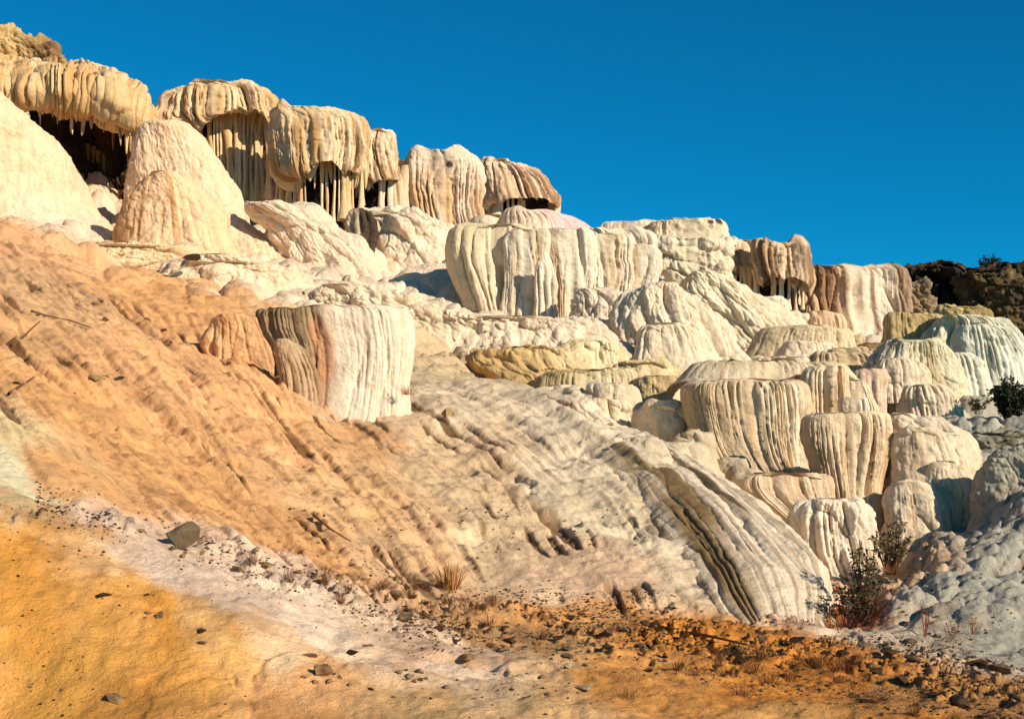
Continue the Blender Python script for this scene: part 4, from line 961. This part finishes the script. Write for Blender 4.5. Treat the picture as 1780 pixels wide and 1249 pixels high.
# --- small scalloped basins and lobes that knit the right hand cascade together
for rows, D, fl_, lab in (
  ([(640,1497,1525),(643,1484,1537),(655,1479,1541),(680,1486,1538),(705,1492,1534),(740,1490,1536)], 33.4, (.2,.16,.1,.35), 'small pinkish fluted basin clinging between the fluted pillar and the lobed yellowish flow'),
  ([(618,1340,1390),(621,1318,1420),(630,1308,1432),(650,1306,1436),(680,1306,1440)], 37.4, (.22,.12,.1,.4), 'half moon scalloped step just below the low wide cream basin'),
  ([(622,1548,1580),(626,1532,1600),(640,1524,1612),(665,1522,1618),(700,1524,1624)], 34.9, (.22,.16,.1,.3), 'rounded scallop high on the lobed yellowish flow'),
  ([(668,1590,1622),(673,1576,1644),(690,1568,1658),(720,1566,1668),(760,1568,1676)], 33.6, (.22,.14,.1,.3), 'rounded scallop low on the lobed yellowish flow'),
  ([(560,1690,1722),(566,1672,1748),(585,1662,1770),(620,1660,1786),(670,1664,1794)], 37.6, (.24,.2,.1,.3), 'pale green scallop standing out from the tall green tinged flow'),
  ([(612,1650,1680),(618,1636,1700),(635,1630,1712),(665,1630,1720),(705,1634,1724)], 37.0, (.24,.18,.1,.3), 'cream scallop at the left foot of the tall green tinged flow'),
  ([(560,1140,1180),(566,1118,1205),(585,1108,1222),(615,1106,1232),(650,1108,1240)], 35.9, (.3,.12,.1,.3), 'drooping lobe on the front of the fan shaped dome'),
  ([(742,1585,1615),(748,1568,1638),(765,1556,1652),(800,1552,1662),(845,1556,1668)], 24.9, (.3,.08,.1,.3), 'upper rounded lobe on the big cream slope right of the comb ribbed pillar'),
  ([(838,1560,1600),(845,1545,1625),(865,1536,1642),(900,1536,1650),(950,1540,1652)], 24.3, (.3,.08,.1,.3), 'lower rounded lobe on the big cream slope right of the comb ribbed pillar'),
  ([(800,1630,1660),(807,1616,1676),(825,1608,1688),(860,1600,1704),(910,1596,1712),(960,1592,1716),(1000,1592,1716)], 24.6, (.3,.08,.1,.3), 'right hand rounded lobe on the big cream slope beside the grey ground'),
  ([(690,1030,1060),(695,1016,1080),(708,1008,1090),(735,1006,1096),(770,1008,1100)], 29.6, (.3,.10,.1,.3), 'shaded bulge under the pointed pale lump'),
  ([(592,1380,1420),(596,1362,1440),(606,1352,1450),(625,1350,1454)], 38.6, (.25,.12,.1,.3), 'thin scalloped lip on the face of the low wide cream basin')):
    green = 'green' in lab; pink = 'pink' in lab
    mass('travertine_scallop', rows, D=D, k=.6, n=2.3, rough=.07, low=.06, fl=fl_, lb=(.7,1.2,.16,.1,.4), col=dict(base=lin((220,216,194)) if green else lin((226,194,166)) if pink else lin((230,210,178)), ops=[MO(lin((196,168,126)),.7,.15,.45)]), label=lab, cat='rock lobe')

# ------------------------------------------------------------------ loose stones
import bmesh


def stone_mesh(name, seed, flat, cols, facet=True):
    bm = bmesh.new(); bmesh.ops.create_icosphere(bm, subdivisions=4, radius=0.5)
    V = np.array([v.co[:] for v in bm.verts]); F = np.array([[v.index for v in f.verts] for f in bm.faces]); bm.free()
    r = np.random.default_rng(seed)
    for _ in range(11):                      # chop flat facets
        d = r.normal(size=3); d /= np.linalg.norm(d); h = r.uniform(0.17, 0.38)
        q = V @ d; V = V - np.clip(q - h, 0, None)[:, None] * d
    V = V * np.array([1.0, r.uniform(.7, .95), flat])
    p = V + seed * 3.1
    V = V * (1 + 0.14 * fbm3(p, 2.5, 4, .6) + 0.10 * fbm3(p, 9, 2))[:, None]
    V[:, 2] += 0.28 * flat
    w = sstep(-.1, .4, fbm3(p, 3.5, 3))[:, None]
    return mesh_from(name, V, F, cols[0] + (cols[1] - cols[0]) * w, M_STONE, smooth=False)


GREYR = (lin((150, 128, 98)), lin((104, 86, 62))); TANR = (lin((206, 170, 118)), lin((150, 108, 64))); DARKR = (lin((104, 76, 48)), lin((60, 44, 30))); PALER = (lin((216, 196, 162)), lin((176, 140, 96)))
PROTO = {}
for nm, cc in (('grey', GREYR), ('tan', TANR), ('dark', DARKR), ('pale', PALER)):
    PROTO[nm] = [stone_mesh('stone', 11 + 7 * i + len(nm) * 31, f, cc) for i, f in enumerate((.7, .85, .6, .75))]


def stone(px, py, wpx, kind, label=None, group=None, hs=1.0, rz=None, at=None, sink=0.16):
    p = on_ground(px, py) if at is None else P(px, py, at)
    s = wpx * K * p[1]
    o = link('stone', random.choice(PROTO[kind]), (p[0], p[1], p[2] - sink * s * 0.5))
    o.scale = (s, s * random.uniform(.8, 1.1), s * hs); o.rotation_euler = (random.uniform(-.15, .15), random.uniform(-.15, .15), random.uniform(0, 6.28) if rz is None else rz)
    tag(o, label, 'stone', group, 'thing')
    return o


for a in ((322,958,82,'grey','largest grey boulder lying between the orange slope and the pink path',None,1.15,.3,None,-.25),
          (180,1034,34,'dark','dark flat stone lying alone on the orange ground below the pink path',None,.5),
          (340,984,14,'pale','small pale stone on the pink path just below the largest boulder',None,.8),
          (778,722,26,'tan','tan upright stone standing on the flat top of the pale mound',None,1.0),
          (705,1076,44,'grey','grey pointed stone below the dry grass tuft',None,.8),
          (990,1078,34,'dark','dark stone on the orange strip below the foot of the pale mound',None,.7),
          (888,1118,38,'dark','dark stone at the left end of the orange strip',None,.65),
          (1265,1138,30,'dark','round black stone on the orange strip near the nose of the mound',None,.85),
          (985,1128,36,'grey','flat grey stone just below the dark one on the orange strip',None,.45),
          (555,1172,52,'tan','tan slab propped among rubble on the lower pale path',None,.8),
          (540,1142,40,'grey','low grey stone above the tan slab on the pale path',None,.45),
          (810,1146,42,'tan','tan stone right of the centre of the pale path',None,.6),
          (1012,1198,40,'pale','pale stone low on the tan ground near the bottom edge',None,.7),
          (1545,1140,44,'dark','dark stone on the gravel below the dark hollow',None,.6),
          (1500,1126,30,'grey','grey stone close left of the dark gravel stone',None,.7),
          (1742,1172,64,'grey','broad grey boulder at the right edge of the gravel',None,.6),
          (1700,1156,54,'dark','dark boulder leaning behind the broad grey one',None,.6),
          (1668,1226,60,'dark','black stone at the lower right on rusty ground',None,.7),
          (1755,1230,40,'dark','black stone in the bottom right corner',None,.7),
          (1505,1220,34,'dark','dark stone among litter on the rusty strip near the bottom',None,.6),
          (1060,740,16,'tan','small tan stone on the right shoulder of the pale mound',None,1.0),
          (205,660,30,'dark','dark stone half buried high on the orange slope',None,.6),
          (165,665,40,'tan','tan stone beside the half buried dark one on the orange slope',None,.5),
          (200,1222,60,'tan','weathered brown stone near the bottom left corner',None,.5)):
    stone(*a)
stone(338, 448, 46, 'dark', 'dark brown rock wedged between the cream benches', None, .5, at=35.4)
stone(655, 545, 24, 'dark', 'small brown stone lying on the white bench behind the basin wall', None, .5, at=33.5)
for i, a in enumerate(((712,1176,26),(730,1168,22),(694,1170,20),(720,1184,18),(742,1180,16),(704,1186,14))):
    stone(*a, 'pale', 'pale rubble stone in the heap on the lower pale path', 'rubble heap on the pale path', .8)
for i, a in enumerate(((570,1186,20),(590,1180,16),(548,1190,18),(530,1180,14),(606,1192,14))):
    stone(*a, 'tan', 'small tan stone scattered round the propped tan slab', 'small stones round the tan slab', .8)


def seg_scatter(n, pts, spread, wlo, whi, kinds, label, group):
    pts = np.array(pts, float)
    for k in range(n):
        f = random.random() * (len(pts) - 1); i = int(f); u = f - i
        q = pts[i] * (1 - u) + pts[min(i + 1, len(pts) - 1)] * u
        stone(q[0] + random.gauss(0, spread * 1.6), q[1] + random.gauss(0, spread), wlo * 1.3 + (whi * 1.5 - wlo) * random.random() ** 2.2, random.choice(kinds), label, group, random.uniform(.5, .95))


seg_scatter(40, [(300,955),(420,985),(560,995),(650,1010),(720,1040)], 9, 5, 20, ('tan','dark','grey','tan'), 'small dark or tan stone in the litter along the foot of the orange slope', 'stones along the foot of the orange slope')
seg_scatter(85, [(620,1060),(760,1075),(900,1100),(1050,1110),(1180,1125)], 24, 5, 20, ('tan','dark','grey','dark','tan'), 'small stone in the rubble below the foot of the pale mound', 'rubble stones below the pale mound')
seg_scatter(55, [(1240,1120),(1400,1140),(1520,1165),(1640,1180),(1770,1215)], 24, 5, 26, ('dark','dark','grey'), 'dark stone on the rusty ground at the lower right', 'dark stones on the rusty ground')
seg_scatter(26, [(560,1165),(750,1190),(900,1200),(1050,1225)], 24, 5, 18, ('tan','pale','dark'), 'small stone on the tan ground near the bottom edge', 'stones near the bottom edge')
seg_scatter(14, [(180,1010),(260,1075),(380,1110),(470,1140)], 12, 5, 16, ('tan','dark','tan'), 'small stone along the border between pink path and orange ground', 'stones along the path border')
seg_scatter(10, [(90,880),(200,905),(290,930)], 9, 4, 12, ('tan','dark'), 'tiny stone at the upper end of the pink path', 'stones at the upper end of the path')
seg_scatter(12, [(20,650),(150,650),(250,720),(360,620),(120,500)], 30, 5, 18, ('dark','tan'), 'small stone caught on the upper orange slope', 'stones on the orange slope')
seg_scatter(8, [(720,640),(800,650),(760,700)], 14, 4, 10, ('tan','dark'), 'small brown stone on the flat top of the pale mound', 'stones on top of the pale mound')
# pebbles nobody could count: one object
pv, pf, pc = [], [], []
oct_v = np.array([[1,0,0],[-1,0,0],[0,1,0],[0,-1,0],[0,0,1],[0,0,-1]], float); oct_f = np.array([[0,2,4],[2,1,4],[1,3,4],[3,0,4],[2,0,5],[1,2,5],[3,1,5],[0,3,5]])
for k in range(13000):
    if k % 7 == 0: px, py = random.uniform(0, 1780), random.uniform(880, 1249)
    else:
        px = random.uniform(60, 1780) if random.random() < .55 else random.uniform(600, 1780); py = np.interp(px, [60, 150, 300, 700, 1200, 1780], [870, 890, 950, 1066, 1118, 1190]) + random.gauss(0, 12 + 26 * min(1, px / 900))
    if 200 < px < 700 and abs(py - np.interp(px, [0, 400, 700], [890, 1010, 1100])) < 45 and random.random() < .8: continue
    p = on_ground(px, min(py, 1249))
    if float(fbm2(np.array([p[0] * 0.9]), np.array([p[1] * 0.9]), 3)[0]) < random.uniform(-.25, .25): continue
    s = p[1] * K * random.choice((1.2, 1.6, 2.0, 2.6, 3.6)) * random.uniform(.6, 1.2)
    a = random.uniform(0, 6.28); R = np.array([[math.cos(a), -math.sin(a), 0], [math.sin(a), math.cos(a), 0], [0, 0, 1]])
    v = (oct_v * np.array([s, s * .8, s * .6]) * (1 + .3 * rng.random((6, 1)))) @ R.T + p + np.array([0, 0, s * .25])
    pf.append(oct_f + 6 * len(pv)); pv.append(v)
    pc.append(np.repeat((random.choice((TANR[0], TANR[1], DARKR[0], GREYR[0], GREYR[1], DARKR[1])))[None], 6, 0))
pb = link('pebbles', mesh_from('pebbles', np.concatenate(pv), np.concatenate(pf), np.concatenate(pc), M_STONE, smooth=False))
tag(pb, 'countless tan and dark pebbles strewn over the stony ground', kind='stuff')


# ------------------------------------------------------------------ plants
def tube_strip(path, r0, r1, col, V, F, C, n=5):
    path = np.asarray(path); b = sum(len(v) for v in V)
    th = np.linspace(0, 2 * np.pi, n, endpoint=False)
    for i, q in enumerate(path):
        t = i / (len(path) - 1); d = path[min(i + 1, len(path) - 1)] - path[max(i - 1, 0)]; d = d / (np.linalg.norm(d) + 1e-9)
        a = np.cross(d, [0.3, 0.9, 0.1]); a /= np.linalg.norm(a) + 1e-9; c = np.cross(d, a)
        r = r0 + (r1 - r0) * t
        V.append(q + r * (np.cos(th)[:, None] * a + np.sin(th)[:, None] * c)); C.append(np.repeat(np.asarray(col)[None], n, 0))
    for i in range(len(path) - 1):
        for j in range(n):
            F.append([b + i * n + j, b + i * n + (j + 1) % n, b + (i + 1) * n + (j + 1) % n, b + (i + 1) * n + j])


def shrub(name, base, h, wd, nst, nleaf, lsize, leafcols, stemcol, label, cat, droop=0.25, upright=0.5, group=None):
    root = bpy.data.objects.new(name, None); COL.objects.link(root); root.location = base; root.empty_display_size = 0.2
    tag(root, label, cat, group, 'thing')
    SV, SF, SC = [], [], []; LV, LF, LC = [], [], []
    tips = []
    for k in range(nst):
        a = random.uniform(0, 6.28); r = wd * 0.5 * math.sqrt(random.random()); hh = h * random.uniform(.55, 1.0) * (1 - 0.35 * (r / (wd * .5)) ** 2)
        top = np.array([math.cos(a) * r, math.sin(a) * r, hh]); b0 = np.array([math.cos(a) * r * (1 - upright) * .4, math.sin(a) * r * (1 - upright) * .4, -0.05])
        ctrl = b0 + (top - b0) * .5 + np.array([random.gauss(0, .06) * wd, random.gauss(0, .06) * wd, .1 * h])
        path = [(1 - t) ** 2 * b0 + 2 * t * (1 - t) * ctrl + t * t * top for t in np.linspace(0, 1, 8)]
        tube_strip(path, h * .012, h * .003, stemcol, SV, SF, SC)
        tips.append(path)
        for j in range(3):
            i = random.randint(2, 6); q = path[i]; d = np.array([random.gauss(0, 1), random.gauss(0, 1), random.uniform(.1, 1.2)]); d /= np.linalg.norm(d)
            tw = [q, q + d * h * .09, q + d * h * .17 + np.array([0, 0, -droop * .05 * h])]
            tube_strip(tw, h * .005, h * .002, stemcol, SV, SF, SC, 4); tips.append(tw)
    for k in range(nleaf):
        pth = random.choice(tips); t = random.uniform(.25, 1) * (len(pth) - 1); i = min(int(t), len(pth) - 2); q = pth[i] + (pth[i + 1] - pth[i]) * (t - i)
        d = np.array([random.gauss(0, 1), random.gauss(0, 1), random.gauss(.3, .8)]); d /= np.linalg.norm(d)
        s = np.cross(d, [random.gauss(0, 1), random.gauss(0, 1), random.gauss(0, 1)]); s /= np.linalg.norm(s) + 1e-9
        L = lsize * random.uniform(.6, 1.3); nrm = np.cross(d, s)
        b = 4 * len(LV)
        LV.append(np.array([q, q + d * L * .5 + s * L * .26, q + d * L + nrm * L * .15, q + d * L * .5 - s * L * .26])); LF.append([b, b + 1, b + 2, b + 3])
        LC.append(np.repeat((np.asarray(random.choice(leafcols)) * random.uniform(.75, 1.25))[None], 4, 0))
    link('stem', mesh_from('stem', np.concatenate(SV), np.array(SF), np.concatenate(SC), M_PLANT), (0, 0, 0), root)
    if nleaf:
        link('foliage', mesh_from('foliage', np.concatenate(LV), np.array(LF), np.concatenate(LC), M_PLANT, smooth=False), (0, 0, 0), root)
    return root


def tuft(base, h, wd, n, cols, label, group=None, name='dry_grass_tuft', cat='dry grass'):
    V, F, C = [], [], []
    for k in range(n):
        a = random.uniform(0, 6.28); r = wd * .22 * random.random(); b0 = np.array([math.cos(a) * r, math.sin(a) * r, -.02])
        lean = wd * .5 * random.random(); hh = h * random.uniform(.45, 1.05)
        tip = b0 + np.array([math.cos(a) * lean + random.gauss(0, .05) * wd, math.sin(a) * lean, hh]); mid = (b0 + tip) / 2 + np.array([0, 0, .12 * hh])
        w = h * .012; s = np.array([-math.sin(a + random.uniform(-1, 1)), math.cos(a), 0]) * w
        b = 5 * k
        V.append(np.array([b0 - s, b0 + s, mid + s * .7, mid - s * .7, tip])); F += [[b, b + 1, b + 2, b + 3], [b + 3, b + 2, b + 4, b + 4]]
        C.append(np.repeat((np.asarray(random.choice(cols)) * random.uniform(.8, 1.2))[None], 5, 0))
    F = [f if f[2] != f[3] else None for f in F]
    quads = np.array([f for f in F if f is not None])
    tips = np.array([[5 * k + 3, 5 * k + 2, 5 * k + 4] for k in range(n)])
    me = bpy.data.meshes.new(name)
    me.from_pydata(np.concatenate(V).tolist(), [], quads.tolist() + tips.tolist())
    at = me.color_attributes.new('Col', 'FLOAT_COLOR', 'POINT'); c = np.ones((5 * n, 4), f32); c[:, :3] = np.concatenate(C); at.data.foreach_set('color', c.ravel())
    me.materials.append(M_PLANT)
    return tag(link(name, me, base), label, cat, group, 'thing')


G1 = [lin((86, 84, 44)), lin((58, 60, 34)), lin((120, 108, 62)), lin((150, 130, 90))]
G2 = [lin((44, 50, 28)), lin((30, 36, 22)), lin((64, 62, 34))]
RD = [lin((150, 84, 44)), lin((176, 112, 58)), lin((120, 66, 38)), lin((190, 136, 70))]
STR = [lin((186, 142, 78)), lin((150, 104, 52)), lin((206, 170, 104)), lin((120, 78, 42))]
def at_(px, py, D): return P(px, py, D)
shrub('shrub', at_(1508, 1072, 17.4), 1.25, .46, 14, 560, .06, G1, lin((70, 50, 32)), 'dark leafy shrub with upright flowering stems beside the nose of the pale mound', 'shrub', upright=.8)
shrub('shrub', at_(1548, 992, 20.6), .95, .62, 26, 900, .05, G1 + [lin((110, 80, 50))], lin((84, 60, 36)), 'brownish bushy shrub standing behind the leafy one against the lobed slope', 'shrub', upright=.4)
shrub('shrub', at_(1476, 1086, 16.9), 0.58, .75, 34, 1300, .045, G2 + [RD[2]], lin((80, 46, 30)), 'low tangled shrub coloured dark as the shade of the hollow at the tip of the pale mound', 'shrub', upright=.2)  # dark leaves stand in for the shade inside the hollow
shrub('shrub', at_(1764, 742, 33), 1.3, 1.05, 34, 2200, .10, G2, lin((50, 38, 26)), 'dense dark green bush at the right edge below the green tinged flow', 'shrub', upright=.3)
shrub('shrub', at_(1700, 716, 34), .5, .6, 14, 420, .07, G1, lin((60, 44, 30)), 'small grey green bush just left of the dense dark bush', 'shrub', upright=.2)
shrub('shrub', at_(1721, 466, 60), .55, 1.1, 22, 520, .12, G2, lin((50, 38, 26)), 'tiny dark bush silhouetted on the skyline above the dark cliff', 'shrub', upright=.1)
shrub('dead_plant', at_(1608, 1108, 16.1), .62, .14, 4, 40, .03, RD, lin((120, 74, 44)), 'tallest thin dead stalk on the grey ground right of the shrubs', 'dead plant', upright=.9)
shrub('dead_plant', at_(1692, 1106, 16.2), .36, .16, 5, 50, .03, RD, lin((120, 74, 44)), 'thin dead stalk right of the tallest one on the grey ground', 'dead plant', upright=.8)
shrub('dead_plant', at_(1655, 1112, 16.0), .24, .22, 9, 60, .03, RD, lin((120, 74, 44)), 'short dead sprig between the two thin stalks', 'dead plant', upright=.6)
for (x, y, D, h) in ((799, 628, 34.3, .34), (838, 612, 34.0, .36), (856, 607, 33.8, .44), (872, 606, 33.6, .30)):
    shrub('dead_plant', at_(x, y, D), h, .2, 4, 40, .05, [lin((130, 104, 60)), lin((96, 78, 46))], lin((110, 84, 50)), 'little brown sprig on the edge above the ochre pool wall', 'dead plant', upright=.9, group='sprigs above the ochre pool wall')
p = on_ground(782, 1024); tuft(p, .36, .55, 150, RD + STR, 'reddish dry grass tuft at the foot of the pale mound')
p = on_ground(738, 1024); tuft(p, .16, .5, 90, [DARKB, RD[2], STR[3]], 'low dark dry tuft left of the reddish grass tuft')
for (px, py, D, h, wd, lab) in ((708, 684, 26.0, .22, .5, 'rust coloured tuft at the right foot of the big basin wall'), (655, 541, 33.4, .12, .5, 'brown tuft lying on the white bench'),
                               (1292, 606, 41, .22, .9, 'rusty tuft in the notch right of the fan shaped dome'), (848, 578, 36.6, .18, .5, 'brown tuft at the foot of the great central terrace'),
                               (735, 626, 35.5, .14, 1.1, 'brown dry grass fringe beyond the top of the pale mound'), (1738, 752, 32.4, .3, 1.0, 'rust red bracken under the dense dark bush'),
                               (1445, 1092, 16.2, .22, .5, 'red dry tuft at the very tip of the pale mound'), (1548, 994, 20.2, .18, .9, 'orange dry grass round the foot of the bushy shrub')):
    tuft(at_(px, py, D), h, wd, 110, RD + STR[1:2], lab)
for k in range(58):
    px = random.uniform(1050, 1780); py = np.interp(px, [1050, 1400, 1780], [1120, 1165, 1205]) + random.gauss(0, 34)
    tuft(on_ground(px, min(py, 1248)), random.uniform(.06, .17), random.uniform(.16, .5), 70, [DARKB, STR[3], RD[2], lin((90, 70, 36))], 'low withered tuft on the rusty ground', 'withered tufts on the rusty ground', 'withered_tuft', 'withered tuft')
for k in range(36):
    px = random.uniform(420, 1000); py = np.interp(px, [420, 700, 1000], [985, 1040, 1085]) + random.gauss(0, 16)
    tuft(on_ground(px, py), random.uniform(.06, .16), random.uniform(.14, .42), 60, [DARKB, STR[3], RD[2], STR[1]], 'low withered tuft in the litter below the orange slope', 'withered tufts below the orange slope', 'withered_tuft', 'withered tuft')
# twigs lying on the slope
for (pts, lab) in ((((20, 606), (40, 590), (58, 572), (70, 562)), 'bent dry twig lying on the upper orange slope at the left edge'), (((55, 548), (80, 552), (120, 560), (158, 576)), 'long straight twig above the bent one'),
                   (((15, 690), (35, 676), (60, 660)), 'short twig beside the dark hollow at the left edge'), (((1100, 842), (1130, 848), (1165, 866)), 'fallen stem across the top of the olive streaks'),
                   (((545, 900), (575, 925), (610, 945)), 'thin root running down the lower orange slope'), (((1200, 1108), (1240, 1112), (1300, 1126)), 'dry stick on the orange strip')):
    Q = np.array([on_ground(*q) + np.array([0, 0, .03]) for q in pts]); b = Q.mean(0); V, F, C = [], [], []
    tube_strip(Q - b, .02, .008, lin((110, 78, 46)), V, F, C)
    tag(link('dry_twig', mesh_from('dry_twig', np.concatenate(V), np.array(F), np.concatenate(C), M_PLANT), b), lab, 'twig', None, 'thing')

# ------------------------------------------------------------------ light, sky, camera
sun_dir = np.array([0.73, -0.60, 0.42]); sun_dir /= np.linalg.norm(sun_dir)
el = math.asin(sun_dir[2]); az = math.atan2(sun_dir[0], sun_dir[1])
sd_ = bpy.data.lights.new('sun', 'SUN'); sd_.energy = 4.9; sd_.angle = math.radians(0.5); sd_.color = (1.0, 0.88, 0.73)
so = bpy.data.objects.new('sun', sd_); COL.objects.link(so)
from mathutils import Vector
so.rotation_euler = Vector((-sun_dir[0], -sun_dir[1], -sun_dir[2])).to_track_quat('-Z', 'Y').to_euler()
so.location = (40, -30, 40)
w = bpy.data.worlds.new('World'); scene.world = w; w.use_nodes = True
nt = w.node_tree; bg = nt.nodes['Background']
sky = nt.nodes.new('ShaderNodeTexSky'); sky.sky_type = 'NISHITA'; sky.sun_disc = False
sky.sun_elevation = el; sky.sun_rotation = az; sky.air_density = 0.8; sky.dust_density = 0.3; sky.ozone_density = 3.0; sky.altitude = 2500
tint = nt.nodes.new('ShaderNodeMix'); tint.data_type = 'RGBA'; tint.blend_type = 'MULTIPLY'; tint.inputs[0].default_value = 1.0
tint.inputs[7].default_value = (0.02, 0.80, 0.98, 1)
nt.links.new(sky.outputs[0], tint.inputs[6]); nt.links.new(tint.outputs[2], bg.inputs[0])
bg.inputs[1].default_value = 0.085
cd = bpy.data.cameras.new('camera'); cd.lens = 50; cd.sensor_width = 36; cd.shift_y = (HZ - 624.5) / 1780; cd.clip_end = 2000; cd.clip_start = 0.1
co = bpy.data.objects.new('camera', cd); COL.objects.link(co); co.rotation_euler = (math.pi / 2, 0, 0)
scene.camera = co
scene.view_settings.view_transform = 'Standard'; scene.view_settings.look = 'None'
scene.view_settings.exposure = 0.42; scene.view_settings.gamma = 1.0
